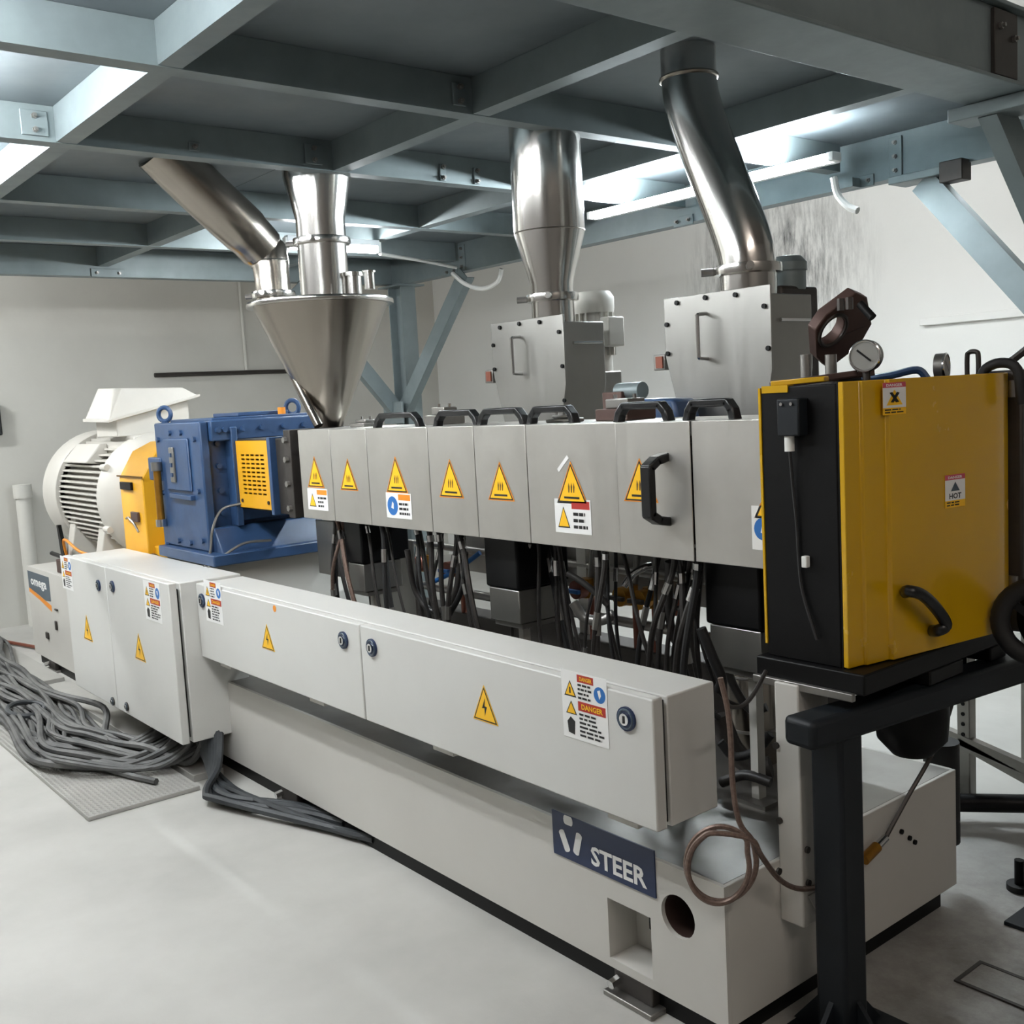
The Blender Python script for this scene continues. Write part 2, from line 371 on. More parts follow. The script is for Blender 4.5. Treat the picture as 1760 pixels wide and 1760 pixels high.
lamp((-3.045, 3.75, 2.382), (-2.52, 3.75, 2.382), FR, 'lit tube lamp before the back beam, right of the bent chimney', 'back')
lamp((-5.15, 2.70, 2.362), (-5.15, 3.27, 2.362), DN, 'lit tube lamp seen just behind the cone hopper pipes', 'corner')
lamp((-4.80, .74, 2.44), (-3.78, .74, 2.44), DN, 'tube lamp under the deck, out of view at upper left', 'left')
lamp((-3.66, .70, 2.44), (-2.86, .70, 2.44), DN, 'nearer tube lamp under the deck, out of view at upper left', 'front')
lamp((-2.72, .50, 2.44), (-1.82, .50, 2.44), DN, 'nearest tube lamp under the deck edge, out of view above the viewer', 'front')
lamp((-3.1, 4.43, 2.45), (-1.9, 4.43, 2.45), Vector((0, 1, 0)), 'added unseen tube lamp on the rear face of the back beam', 'rear')  # added out of sight to brighten the back wall
lamp((-7.5, -.9, 3.2), (-7.5, .3, 3.2), DN, 'added unseen tube lamp brightening the grey end wall', 'wall')  # added out of view as fill for the end wall
lamp((-4.3, 4.43, 2.45), (-3.2, 4.43, 2.45), Vector((0, 1, 0)), 'second added unseen tube lamp on the rear face of the back beam', 'rear')  # also added, lifts the middle of the back wall
lamp((-6.3, .9, 2.46), (-5.2, .9, 2.46), DN, 'tube lamp under the deck over the motor, out of view', 'motor')
for k in range(3): lamp((-6.0 + 2.2 * k, -1.9, 4.5), (-4.8 + 2.2 * k, -1.9, 4.5), DN, ('far', 'middle', 'near')[k] + ' added tube lamp of an unseen aisle row on the hall ceiling', 'aisle')  # added unseen row, extra light for floor and cover fronts
for k in range(2): lamp((2.4, -1.6 + 1.5 * k, 4.5), (2.4, -.4 + 1.5 * k, 4.5), DN, ('front', 'rear')[k] + ' added tube lamp of an unseen hall row beyond the machine end', 'hall')  # added unseen row, warm fill for faces at the near end
# conduits
def conduit(pts, r, m, name, label, parent=None, n=8):
    o = MB().tube(spline(pts, 6) if len(pts) > 2 else pts, r, n).build(name, m, parent)
    if parent is None: tag(o, label, 'conduit')
    return o
conduit([(-5.15, 3.28, 2.345), (-5.35, 3.7, 2.35), P(784, 460, 'y', 4.2)], .010, 'white_plastic', 'conduit_pipe', 'straight white conduit running from the tube lamp to the back beam')
q = [P(x, y, 'y', 4.21) for x, y in ((778, 470), (800, 488), (830, 496), (855, 484), (862, 462))]
conduit(q, .0145, 'white_plastic', 'conduit_hose', 'curved white flexible conduit looped below the back beam, left of straight chimney')
q = [P(x, y, 'y', 3.76) for x, y in ((1433, 305), (1440, 335), (1458, 355), (1474, 362))]
conduit(q, .0145, 'white_plastic', 'conduit_hose', 'short curved white conduit hanging at the right end of the back lamps')
o = MB().box(-2.777, 4.18, 2.336, -2.71, 4.24, 2.374).build('junction_box', 'galv'); tag(o, 'small junction box below the right end of the back tube lamp', 'junction box')
pr = P(1585, 553, 'y', 5.94); tag(MB().box(pr.x, 5.905, pr.z - .025, -1.4, 5.949, pr.z + .02).build('wall_trunking', 'plaster_white', None, .004), 'white horizontal cable trunking on the back wall', 'trunking')
pa, pb = P(265, 645, 'x', -8.44), P(500, 640, 'x', -8.44)
tag(MB().tube([(-8.43, pa.y, pa.z), (-8.43, pb.y + .6, pa.z)], .018).build('wall_pipe', 'dark_steel'), 'thin dark horizontal pipe on the grey end wall', 'pipe')
pc = P(412, 500, 'x', -8.44); tag(MB().tube([(-8.435, pc.y, 2.62), (-8.435, pc.y, pa.z + .02)], .014).build('wall_pipe', 'plaster_far'), 'thin grey vertical conduit dropping down the end wall', 'conduit')

# ---------------------------------------------------------------- print on the machine
U, V = Vector((1, 0, 0)), Vector((0, 0, 1))
def tri(parent, o, size, kind, name='warning_sticker', u=U):
    """yellow warning triangle, o = lower-left corner"""
    s = size; h = s * .93; pr = Print(o, u, V)
    def T(e): return [(e * 1.73 * s * .5 + 0, e * s * .5), (s - e * 1.73 * s * .5, e * s * .5), (s / 2, h - e * s)]
    pr.poly(T(0), 'pr_orange' if kind != 'bolt' else 'pr_yellow').poly(T(.045), 'pr_black', 1).poly(T(.11), 'pr_yellow', 2)
    if kind == 'bolt':
        pr.poly([(s * .54, h * .66), (s * .40, h * .36), (s * .5, h * .38)], 'pr_black', 3).poly([(s * .5, h * .38), (s * .47, h * .44), (s * .60, h * .42), (s * .50, h * .16)], 'pr_black', 3)
    else:
        pr.rect(s * .25, h * .115, s * .75, h * .165, 'pr_black', 3)
        for k in range(3): pr.poly([(s * (.40 + .08 * k), h * .26), (s * (.43 + .08 * k), h * .26), (s * (.45 + .08 * k), h * .4), (s * (.42 + .08 * k), h * .5), (s * (.40 + .08 * k), h * .4)], 'yellow_dark', 3)
    return pr.build(name, parent)
def tri_px(parent, a, b, y, kind, k=0):
    p, q = P(*a, 'y', y), P(*b, 'y', y)
    return tri(parent, (p.x, y - .0005, p.z), q.x - p.x, kind)
def danger(parent, o, w_, h_):
    pr = Print(o, U, V)
    pr.rect(0, 0, w_, h_, 'pr_white')
    pr.poly([(w_ * .06, h_ * .62), (w_ * .33, h_ * .62), (w_ * .195, h_ * .86)], 'pr_black', 1).poly([(w_ * .09, h_ * .64), (w_ * .30, h_ * .64), (w_ * .195, h_ * .83)], 'pr_yellow', 2)
    pr.rect(w_ * .18, h_ * .67, w_ * .21, h_ * .76, 'pr_black', 3)
    pr.rect(w_ * .36, h_ * .86, w_ * .72, h_ * .97, 'pr_red', 1).word('DANGER', w_ * .42, h_ * .885, w_ * .69, h_ * .945, 'pr_yellow', 3)
    pr.lines(w_ * .37, h_ * .60, w_ * .70, h_ * .85, 4).disc(w_ * .845, h_ * .745, w_ * .125, 'pr_blue', 1)
    pr.poly([(w_ * .80, h_ * .80), (w_ * .86, h_ * .82), (w_ * .88, h_ * .74), (w_ * .84, h_ * .68), (w_ * .82, h_ * .74)], 'pr_white', 2)
    pr.rect(w_ * .36, h_ * .44, w_ * .96, h_ * .58, 'pr_red', 1).word('DANGER', w_ * .44, h_ * .47, w_ * .90, h_ * .55, 'pr_yellow', 3)
    pr.poly([(w_ * .08, h_ * .36), (w_ * .33, h_ * .36), (w_ * .205, h_ * .56)], 'pr_black', 1).poly([(w_ * .11, h_ * .375), (w_ * .30, h_ * .375), (w_ * .205, h_ * .53)], 'pr_yellow', 2)
    pr.poly([(w_ * .12, h_ * .08), (w_ * .26, h_ * .06), (w_ * .28, h_ * .26), (w_ * .18, h_ * .32), (w_ * .10, h_ * .24)], 'pr_black', 1)
    pr.lines(w_ * .38, h_ * .05, w_ * .92, h_ * .42, 6)
    return pr.build('danger_label', parent)
def lock(parent, c, r, y, big=True):
    o = MB().cyl((c.x, y, c.z), (c.x, y - .006, c.z), r, n=20).build('lock', 'sign_navy' if big else 'dark_steel', parent)
    MB().torus((c.x, y - .006, c.z), (0, 1, 0), r * .78, r * .1, 20, 6).build('ring', 'pr_blue' if False else 'sign_grey', o)
    MB().cyl((c.x, y - .006, c.z), (c.x, y - .012, c.z), r * .5, n=14).build('barrel', 'chrome', o)
    MB().box(c.x - r * .1, y - .0135, c.z - r * .3, c.x + r * .1, y - .0119, c.z + r * .3).build('key_slot', 'black_plastic', o)

# ---------------------------------------------------------------- machine bed
YF, XE = 1.718, -1.47
bed = thing('machine_bed', 'long pale grey machine bed carrying the blue name plate', 'machine bed', (-4.2, 2.2, 0))
circ = [(-1.611 + .052 * math.cos(t), .281 + .052 * math.sin(t)) for t in (2 * math.pi * i / 28 for i in range(28))]
MB().holed([(-7.05, .065), (XE, .065), (XE, .40), (-4.47, .40), (-4.47, .62), (-7.05, .62)],
           [[(-1.848, .088), (-1.700, .088), (-1.700, .246), (-1.848, .246)], circ], lambda u, v, w_: (u, YF + w_, v), .012).build('front_panel', 'bed_paint', bed)
MB().box(XE - .012, YF + .012, .065, XE, 2.715, .40).build('end_panel', 'bed_paint', bed, .002)
MB().box(-7.05, 2.703, .065, XE - .012, 2.715, .40).build('rear_panel', 'bed_paint', bed)
MB().box(-4.47, YF + .012, .39, XE - .012, 2.703, .40).build('top_panel', 'steel', bed)
MB().box(-7.05, YF + .012, .40, -4.47, 2.715, .62).build('motor_plinth', 'bed_paint', bed, .006)
MB().box(-7.05, YF + .012, .065, -7.04, 2.715, .40).build('end_panel', 'bed_paint', bed)
MB().box(-7.02, YF + .025, 0, XE - .03, 2.68, .068).build('plinth', 'black_paint', bed)
# pocket behind the rectangular opening, with its levelling screw
pk = MB().box(-1.86, YF + .10, .08, -1.69, YF + .11, .26).box(-1.86, YF + .012, .08, -1.849, YF + .10, .26).box(-1.699, YF + .012, .08, -1.69, YF + .10, .26).box(-1.849, YF + .012, .077, -1.699, YF + .10, .087).box(-1.849, YF + .012, .247, -1.699, YF + .10, .257).build('opening_pocket', 'bed_paint', bed)
MB().cyl((-1.728, YF + .05, .087), (-1.728, YF + .05, .20), .014, n=14).cyl((-1.728, YF + .05, .19), (-1.728, YF + .05, .235), .019, n=6).build('levelling_screw', 'black_paint', pk)
MB().lathe([(.056, 0), (.056, .22)], (-1.611, YF + .012, .281), (0, 1, 0), 28, None, False, True).build('cable_port', 'brown_steel', bed)
for x in (-1.775, -3.6, -5.3, -6.7):
    f = MB().box(x - .075, YF - .028, 0, x + .09, YF + .13, .014).build('foot', 'steel', bed, .003)
    MB().box(x - .06, YF + .0, .014, x + .07, YF + .11, .065).build('wedge', 'dark_steel', f, .003)
    MB().cyl((x - .045, YF - .002, .042), (x - .045, YF - .03, .038), .013, n=6).build('bolt', 'chrome', f)
# end post and its cover
post = MB().box(-1.47, 1.915, .255, -1.405, 2.03, .826).build('end_post', 'bed_paint', bed, .004)
MB().prism([(-1.404, 1.93, .33), (-1.404, 2.02, .33), (-1.404, 1.975, .26)], (.003, 0, 0)).build('stiffener', 'bed_paint', post)
for px in ((1335, 1281), (1341, 1410), (1386, 1460), (1337, 1497), (1388, 1517)):
    c = P(*px, 'y', 1.915) if px[0] < 1350 and px[1] < 1450 else P(*px, 'x', -1.405)
    d = Vector((0, -.006, 0)) if px[0] < 1350 and px[1] < 1450 else Vector((.006, 0, 0))
    MB().cyl(c, c + d, .008, n=10).build('bolt', 'dark_steel', post)
for px in ((1548, 1429), (1562, 1440), (1571, 1447)):
    c = P(*px, 'x', XE); MB().cyl(c, c + Vector((.006, 0, 0)), .007, n=10).build('bolt', 'black_paint', bed)
# name plate
s0, s1 = Vector((-2.041, YF - .004, .304)), Vector((-1.676, YF - .004, .421)); W, H = s1.x - s0.x, .118
sp = MB().box(s0.x, YF - .004, s0.z, s1.x, YF, s0.z + H).build('name_plate', 'sign_navy', bed)
pr = Print((s0.x, YF - .0041, s0.z), U, V)
pr.word('STEER', W * .40, H * .12, W * .93, H * .55, 'pr_white', 1)
def cap(a, b, r):                                     # rounded bar of the emblem
    a, b = Vector(a), Vector(b); d = (b - a).normalized(); n = Vector((-d.y, d.x)); pts = []
    for k in range(7): t = math.pi * k / 6; pts.append(b + n * r * math.cos(t) + d * r * .55 * math.sin(t))
    for k in range(7): t = math.pi * k / 6; pts.append(a - n * r * math.cos(t) - d * r * .55 * math.sin(t))
    pr.poly([(p.x, p.y) for p in pts][::-1], 'pr_white', 1)
cap((W * .145, H * .90), (W * .205, H * .90), H * .105)
cap((W * .10, H * .58), (W * .155, H * .22), H * .095)
cap((W * .285, H * .66), (W * .245, H * .24), H * .095)
pr.build('lettering', sp)
for px, w_, h_ in (((98, 1048), .05, .012), ((98, 1075), .03, .055), ((83, 1092), .05, .04)):
    c = P(*px, 'y', YF); MB().box(c.x - w_ / 2, YF - .01, c.z - h_ / 2, c.x + w_ / 2, YF, c.z + h_ / 2).build('latch', 'dark_steel', bed, .004)
# label at the far end of the bed
a, b_ = P(46, 980, 'y', YF), P(88, 1020, 'y', YF)
z0 = .438; z1 = .592; x0, x1 = -7.03, -6.57
pr = Print((x0, YF - .0006, z0), U, V); W, H = x1 - x0, z1 - z0
pr.poly([(0, .02), (W * .5, -.012), (W, -.055), (W, -.018), (W * .5, .015), (0, .045)], 'pr_orange')
pr.poly([(0, .045), (W * .5, .018), (W * .75, .0), (W, H * .05), (W, H), (0, H)], 'sign_grey')
pr.word('omega', W * .12, H * .35, W * .86, H * .72, 'pr_white', 2)
pr.build('maker_label', bed)

# ---------------------------------------------------------------- long terminal box
ZB, ZT = .528, .830
tb = thing('terminal_box', 'long pale grey terminal box with two doors along the bed', 'electrical box', (-2.8, 1.72, ZB))
MB().box(-4.074, 1.664, ZB, -1.567, 1.822, ZT - .002).build('body', 'cab_white', tb, .004)
MB().box(-4.06, 1.645, ZB + .01, -1.578, 1.667, ZT - .012).build('gasket', 'black_rubber', tb)
seam = P(617, 1075, 'y', 1.618).x
for x0, x1, locks in ((-4.074, seam - .003, ((348, 1032), (591, 1100))), (seam + .003, -1.567, ((640, 1113), (1078, 1235)))):
    d = MB().box(x0, 1.618, ZB, x1, 1.651, ZT).build('door', 'cab_white', tb, .004)
    for px in locks: lock(d, P(*px, 'y', 1.618), .028, 1.618)
    if x0 < -4:
        tri_px(d, (451, 1113), (473, 1123), 1.618, 'bolt')
        p0, p1 = P(356, 1066, 'y', 1.618), P(385, 1075, 'y', 1.618); danger(d, (p0.x, 1.6175, p0.z), p1.x - p0.x, .165)
        c = P(472, 1046, 'y', 1.618); Print((c.x, 1.6178, c.z), U, V).disc(0, 0, .012, 'pr_orange').build('dot_sticker', d)
    else:
        tri_px(d, (814, 1234), (857, 1247), 1.618, 'bolt')
        p0, p1 = P(972, 1264, 'y', 1.618), P(1048, 1290, 'y', 1.618); danger(d, (p0.x - .004, 1.6175, p0.z), p1.x - p0.x + .004, .165)
for x in (-3.95, -3.2, -2.45, -1.72): MB().box(x - .05, 1.66, ZB - .035, x + .05, 1.72, ZB).build('bracket', 'bed_paint', tb, .002)

# ---------------------------------------------------------------- tall cabinet
tc_ = thing('electrical_cabinet', 'tall pale grey two-door electrical cabinet with cables below it', 'cabinet', (-4.78, 1.66, .18))
CX0, CX1, CY, CZ0, CZ1 = -5.475, -4.08, 1.508, .182, .842
MB().box(CX0, 1.554, CZ0, CX1, 1.815, CZ1 - .003).build('body', 'cab_white', tc_, .004)
MB().box(CX0 + .02, 1.535, CZ0 + .02, CX1 - .025, 1.556, CZ1 - .03).build('gasket', 'black_rubber', tc_)
sm = P(183, 1010, 'y', CY).x
for x0, x1, L, T_, D in ((CX0, sm - .002, ((170, 1006), (195, 1205)), ((145, 1097), (160, 1102)), ((109, 1010), (127, 1016))), (sm + .002, CX1, ((194, 1008), (219, 1214)), ((233, 1131), (251, 1136)), ((252, 1063), (280, 1072)))):
    d = MB().box(x0, CY, CZ0, x1, 1.541, CZ1).build('door', 'cab_white', tc_, .004)
    for px in L: lock(d, P(*px, 'y', CY), .026 if px[1] < 1100 else .02, CY, px[1] < 1100)
    tri_px(d, *T_, CY, 'bolt')
    p0, p1 = P(*D[0], 'y', CY), P(*D[1], 'y', CY); danger(d, (p0.x, CY - .0005, p0.z), p1.x - p0.x, .165)

# ---------------------------------------------------------------- electric motor
MY, MZ, MR = 2.15, 1.07, .345
mo = thing('electric_motor', 'large off-white finned electric motor at the far end', 'motor', (-6.2, MY, .62))
XD = Vector((1, 0, 0))
MB().lathe([(.02, -6.86), (.20, -6.86), (.30, -6.845), (.355, -6.80), (.372, -6.74), (.372, -6.50), (.366, -6.49), (.34, -6.49)], (0, MY, MZ), XD, 48).build('fan_cowl', 'motor_white', mo)
MB().lathe([(.292, -6.58), (.292, -5.78)], (0, MY, MZ), XD, 40).build('stator', 'motor_white', mo)
for k in range(19):
    z = -.27 + .03 * k; yo = math.sqrt(.35 ** 2 - z * z); yi = math.sqrt(max(.288 ** 2 - z * z, .0001)) - .01
    for sd in (-1, 1):
        ya, yb = sorted((MY + sd * yi, MY + sd * yo)); MB().box(-6.49, ya, MZ + z - .005, -5.79, yb, MZ + z + .005).build('fin', 'motor_white', mo)
for k in range(13):
    y = -.195 + .0325 * k; zo = math.sqrt(.35 ** 2 - y * y); zi = math.sqrt(.288 ** 2 - y * y) - .01
    MB().box(-6.49, MY + y - .005, MZ + zi, -5.79, MY + y + .005, MZ + zo).build('fin', 'motor_white', mo)
    MB().box(-6.49, MY + y - .005, MZ - zo, -5.79, MY + y + .005, MZ - zi).build('fin', 'motor_white', mo)
MB().lathe([(.30, -5.80), (.352, -5.80), (.352, -5.70), (.335, -5.67), (.30, -5.60), (.24, -5.55), (.10, -5.54), (.03, -5.54)], (0, MY, MZ), XD, 44).build('end_bell', 'motor_white', mo)
for a in (150, 205, 260, 35):
    t = math.radians(a); c = Vector((-5.745, MY + .36 * math.cos(t), MZ + .36 * math.sin(t)))
    MB().cyl(c - XD * .03, c + XD * .05, .018, n=10).build('lug', 'motor_white', mo)
MB().prism([(-6.42, MY - .33, MZ + .20), (-6.42, MY - .24, MZ + .30), (-6.42, MY - .20, MZ + .30), (-6.42, MY - .20, MZ + .18)], (.42, 0, 0)).build('side_pad', 'motor_white', mo, .008)
for s in (-1, 1):
    for x in (-6.42, -5.9):
        f = MB().prism([(x - .05, MY + s * .16, MZ - .26), (x - .05, MY + s * .30, MZ - .12), (x - .05, MY + s * .36, .66), (x - .05, MY + s * .36, .625), (x - .05, MY + s * .16, .625)], (.1, 0, 0)).build('foot', 'motor_white', mo, .006)
        MB().cyl((x, MY + s * .33, .66), (x, MY + s * .33, .70), .016, n=6).build('bolt', 'dark_steel', f)
# terminal box with sloping hood
A1, A2, B1 = P(146, 721, 'y', 1.90), P(188, 722, 'y', 1.90), P(340, 679, 'y', 2.42)
C1, C2, D1 = P(168, 668, 'y', 2.0), P(208, 667, 'y', 2.0), P(314, 666, 'y', 2.36)
B0 = A1 + (B1 - A2); D0_ = C1 + (D1 - C2)
h = MB().add([A1, A2, B1, B0, C1, C2, D1, D0_], [(3, 2, 1, 0), (4, 5, 6, 7), (0, 1, 5, 4), (1, 2, 6, 5), (2, 3, 7, 6), (3, 0, 4, 7)]).build('hood', 'motor_white', mo, .006)
ce = (A1 + A2 + B1 + B0) / 4
MB().add([ce + (p - ce) * 1.04 + Vector((0, 0, d)) for d in (-.012, .004) for p in (A1, A2, B1, B0)], [(3, 2, 1, 0), (4, 5, 6, 7), (0, 1, 5, 4), (1, 2, 6, 5), (2, 3, 7, 6), (3, 0, 4, 7)]).build('rim', 'motor_white', h, .003)
up = [ce + (p - ce) * .82 - Vector((0, 0, .012)) for p in (A1, A2, B1, B0)]
MB().add([Vector((p.x, p.y, 1.405)) for p in up] + up, [(3, 2, 1, 0), (4, 5, 6, 7), (0, 1, 5, 4), (1, 2, 6, 5), (2, 3, 7, 6), (3, 0, 4, 7)]).build('terminal_housing', 'motor_white', mo, .006)
MB().box(-6.05, MY - .15, 1.34, -5.72, MY + .15, 1.41).build('neck', 'motor_white', mo, .01)
# jack stand and bracket clutter in front of the motor foot
jk = thing('jack_stand', 'small dark clamp block with a bar on the bed corner beside the cabinet', 'clamp', (-6.45, 1.80, .62))
MB().box(-6.52, 1.755, .621, -6.36, 1.84, .70).build('block', 'brown_steel', jk, .004)
MB().cyl((-6.72, 1.79, .715), (-6.12, 1.79, .70), .013, n=10).build('bar', 'black_paint', jk)
MB().prism([(-6.49, 1.78, .70), (-6.42, 1.78, .70), (-6.50, 1.78, .90), (-6.53, 1.78, .90)], (0, .02, 0)).build('blade', 'black_paint', jk)
conduit([(-6.44, 1.80, .70), (-6.38, 1.77, .80), (-6.30, 1.76, .83), (-6.1, 1.77, .78), (-5.95, 1.8, .76)], .008, 'pr_orange', 'cable', 'thin orange cable looping from the clamp to the motor foot')

# ---------------------------------------------------------------- coupling guard
cg = thing('coupling_guard', 'yellow sheet metal guard over the coupling between motor and gearbox', 'guard', (-5.3, 2.1, .62))
gp = [(1.85, .621), (1.85, 1.20), (1.93, 1.33), (2.03, 1.375), (2.30, 1.375), (2.42, 1.30), (2.48, 1.2), (2.48, .621)]
MB().prism([(-5.56, y, z) for y, z in gp], (.33, 0, 0)).build('shell', 'yellow_paint', cg, .006)
MB().prism([(-5.232, 1.88, .62), (-5.232, 1.88, .86), (-5.232, 2.4, .86), (-5.232, 2.4, .62)], (.16, 0, 0)).build('lower_shell', 'yellow_paint', cg, .006)
MB().box(-5.575, 1.842, 1.205, -5.215, 1.849, 1.212).build('seam', 'yellow_dark', cg)
MB().box(-5.52, 1.835, 1.14, -5.36, 1.849, 1.18).build('slot_plate', 'black_paint', cg, .003)
lt = MB().box(-5.40, 1.835, .98, -5.30, 1.849, 1.03).build('latch', 'brown_steel', cg, .003)
MB().tube([(-5.48, 1.84, .99), (-5.42, 1.83, 1.0), (-5.34, 1.83, .97), (-5.31, 1.838, .93)], .006, 6).build('lever', 'steel', lt)
MB().cyl((-5.2, 1.86, .80), (-4.86, 1.80, .775), .028, n=14).build('drain_pipe', 'dark_steel', cg)

# ---------------------------------------------------------------- gearbox
GX0, GX1, GY0, GY1, GZ0, GZ1 = -4.97, -4.44, 1.85, 2.40, .845, 1.472
gb = thing('gearbox', 'big blue cast gearbox with lifting eyes beside the yellow guard', 'gearbox', (-4.7, 2.12, GZ0))
MB().box(GX0 + .03, GY0 + .02, GZ0 + .02, GX1 - .03, GY1, GZ1 - .01).build('housing', 'blue_paint', gb, .006)
fp = MB().box(GX0, GY0 - .012, GZ0 + .05, GX1 + .005, GY0 + .03, GZ1).build('front_flange', 'blue_paint', gb, .008)
MB().box(GX0 + .13, GY0 - .024, 1.16, GX1 - .12, GY0 - .01, 1.40).build('cover_plate', 'blue_paint', fp, .008)
pr_ = MB().box(GX0 + .21, GY0 - .034, 1.20, GX1 - .27, GY0 - .022, 1.36).build('cast_emblem', 'steel', fp, .004)
for k in range(3): MB().box(GX0 + .225, GY0 - .039, 1.225 + .045 * k, GX1 - .285, GY0 - .033, 1.243 + .045 * k).build('raised_bar', 'blue_paint', pr_)
MB().bar((GX0 + .18, GY0 - .02, 1.137), (GX1 - .10, GY0 - .02, 1.133), .03, .022).build('ledge', 'blue_paint', fp, .003)
for dx, dz in ((.05, .05), (.05, .3), (.05, .55), (.48, .10), (.48, .32), (.48, .55), (.2, .08), (.34, .08), (.2, .58), (.33, .58)):
    MB().cyl((GX0 + dx, GY0 - .012, GZ0 + dz), (GX0 + dx, GY0 - .024, GZ0 + dz), .013, n=6).build('bolt', 'blue_paint', fp)
MB().box(GX0 - .10, GY0 - .02, 1.20, GX0 + .06, GY0 + .02, 1.31).build('side_bracket', 'blue_paint', gb, .006)
MB().cyl((GX0 + .05, GY0 - .035, 1.02), (GX0 + .05, GY0 - .035, 1.25), .018, n=10).build('sight_glass', 'brass', gb)
MB().cyl((GX0 + .05, GY0 - .035, 1.25), (GX0 + .05, GY0 - .035, 1.29), .026, n=10).build('fitting', 'steel', gb)
MB().cyl((GX0 + .05, GY0 - .035, .985), (GX0 + .05, GY0 - .035, 1.02), .026, n=10).build('fitting', 'chrome', gb)
# side toward the barrel
MB().box(GX1 - .03, GY0 + .03, GZ1 - .09, GX1 + .03, GY1 - .0, GZ1).build('top_rail', 'blue_paint', gb, .006)
MB().box(GX1 - .03, GY0 + .115, 1.0, GX1 + .045, GY0 + .145, 1.44).build('side_flange', 'blue_paint', gb, .004)
MB().box(GX1 - .03, GY0 + .14, 1.02, GX1 + .012, GY1 - .02, 1.40).build('bolted_face', 'blue_paint', gb, .004)
for y in (.06, .09, .18, .27, .38, .48):
    for z in (1.43,): MB().cyl((GX1 + .03, GY0 + y, z), (GX1 + .045, GY0 + y, z), .013, n=6).build('bolt', 'blue_paint', gb)
for z in (1.06, 1.16, 1.27, 1.37): MB().cyl((GX1 - .03, GY0 + .075, z), (GX1 - .012, GY0 + .075, z), .013, n=6).build('bolt', 'blue_paint', gb)
MB().prism([(GX1 - .04, GY0 + .01, 1.0), (GX1 + .02, GY0 + .01, 1.0), (GX1 + .11, GY0 + .01, .86), (GX1 + .11, GY0 + .01, GZ0), (GX1 - .04, GY0 + .01, GZ0)], (0, GY1 - GY0 - .02, 0)).build('foot_flare', 'blue_paint', gb, .006)
MB().box(GX0 + .02, GY0 - .05, GZ0, GX1 + .13, GY1 + .05, GZ0 + .05).build('foot_plate', 'blue_paint', gb, .006)
MB().box(GX0 + .05, GY0 + .05, GZ1 - .01, GX1 + .0, GY1 - .03, GZ1 + .012).build('top_plate', 'blue_paint', gb, .004)
MB().box(GX0 + .2, GY0 + .2, GZ1 + .012, GX1 - .05, GY1 - .1, GZ1 + .03).build('inspection_cover', 'blue_paint', gb, .004)
for px, yy in (((283, 714), 1.90), ((503, 708), 2.33)):
    c = P(*px, 'y', yy)
    e = MB().torus((c.x, yy, 1.512), (-.6, .8, 0), .033, .011, 20, 8).build('lifting_eye', 'blue_paint', gb)
    MB().cyl((c.x, yy, GZ1 - .02), (c.x, yy, 1.482), .018, n=12).build('shank', 'blue_paint', e)
MB().cyl((-4.46, 2.25, GZ1), (-4.46, 2.25, 1.515), .018, n=12).build('breather', 'pr_orange', gb)
# plinth of the gearbox
gpl = MB().box(-4.93, 1.83, .40, -4.40, 2.42, .845).build('gearbox_pedestal', 'bed_paint', bed, .004)
# sensor leads
for k, pts in enumerate(([(GX1 + .055, GY0 + .13, 1.10), (GX1 + .03, GY0 + .05, 1.08), (GX1 + .03, GY0 + .0, 1.0), (GX1 + .03, GY0 - .02, .90), (GX1 + .01, GY0 - .055, .82), (GX1 + .0, GY0 - .06, .80)],
                         [(GX1 + .14, GY0 + .22, .93), (GX1 + .12, GY0 + .10, .93), (GX1 + .1, GY0 + .0, .88), (GX1 + .03, GY0 - .06, .82), (GX1 + .0, GY0 - .065, .80)])):
    tag(MB().tube(spline(pts), .006, 6).build('sensor_lead', 'steel'), ['pale sensor lead curling up the blue gearbox side', 'pale sensor lead running to the blue gearbox foot'][k], 'cable')

# ---------------------------------------------------------------- lantern between gearbox and barrel
ln = thing('lantern_housing', 'grey coupling lantern with a yellow slotted guard on its side', 'housing', (-4.2, 2.12, 1.07))
MB().box(-4.40, 1.995, 1.075, -4.06, 2.30, 1.385).build('shell', 'dark_steel', ln, .004)
gx0, gx1, gz0, gz1 = -4.39, -4.075, 1.085, 1.378
slots = []
for i in range(10):
    for j in range(5):
        u0 = gx0 + .045 + j * .047; z = gz0 + .06 + i * .0185
        slots.append([(u0, z), (u0 + .036, z), (u0 + .036, z + .008), (u0, z + .008)])
gr = MB().holed([(gx0, gz0), (gx1, gz0), (gx1, gz1), (gx0, gz1)], slots, lambda u, v, w_: (u, 1.98 + w_, v), .004).build('slotted_guard', 'yellow_paint', ln)
MB().box(gx0 + .02, 1.988, gz0 + .03, gx1 - .02, 1.994, gz1 - .03).build('backing', 'yellow_dark', gr)
for u in (gx0 + .03, gx1 - .03): MB().cyl((u, 1.98, gz0 + .03), (u, 1.975, gz0 + .03), .008, n=10).build('screw', 'dark_steel', gr)
MB().box(-4.072, 1.972, 1.065, -4.045, 2.05, 1.392).build('edge_flange', 'blue_paint', ln, .003)
MB().box(-4.045, 2.0, 1.07, -3.90, 2.28, 1.385).build('neck', 'dark_steel', ln, .003)
fl = MB().box(-3.94, 1.985, 1.06, -3.885, 2.30, 1.42).build('barrel_flange', 'dark_steel', ln, .003)
for z in (1.1, 1.2, 1.3, 1.38):
    MB().cyl((-3.915, 1.985, z), (-3.915, 1.97, z), .013, n=6).build('bolt', 'steel', fl)

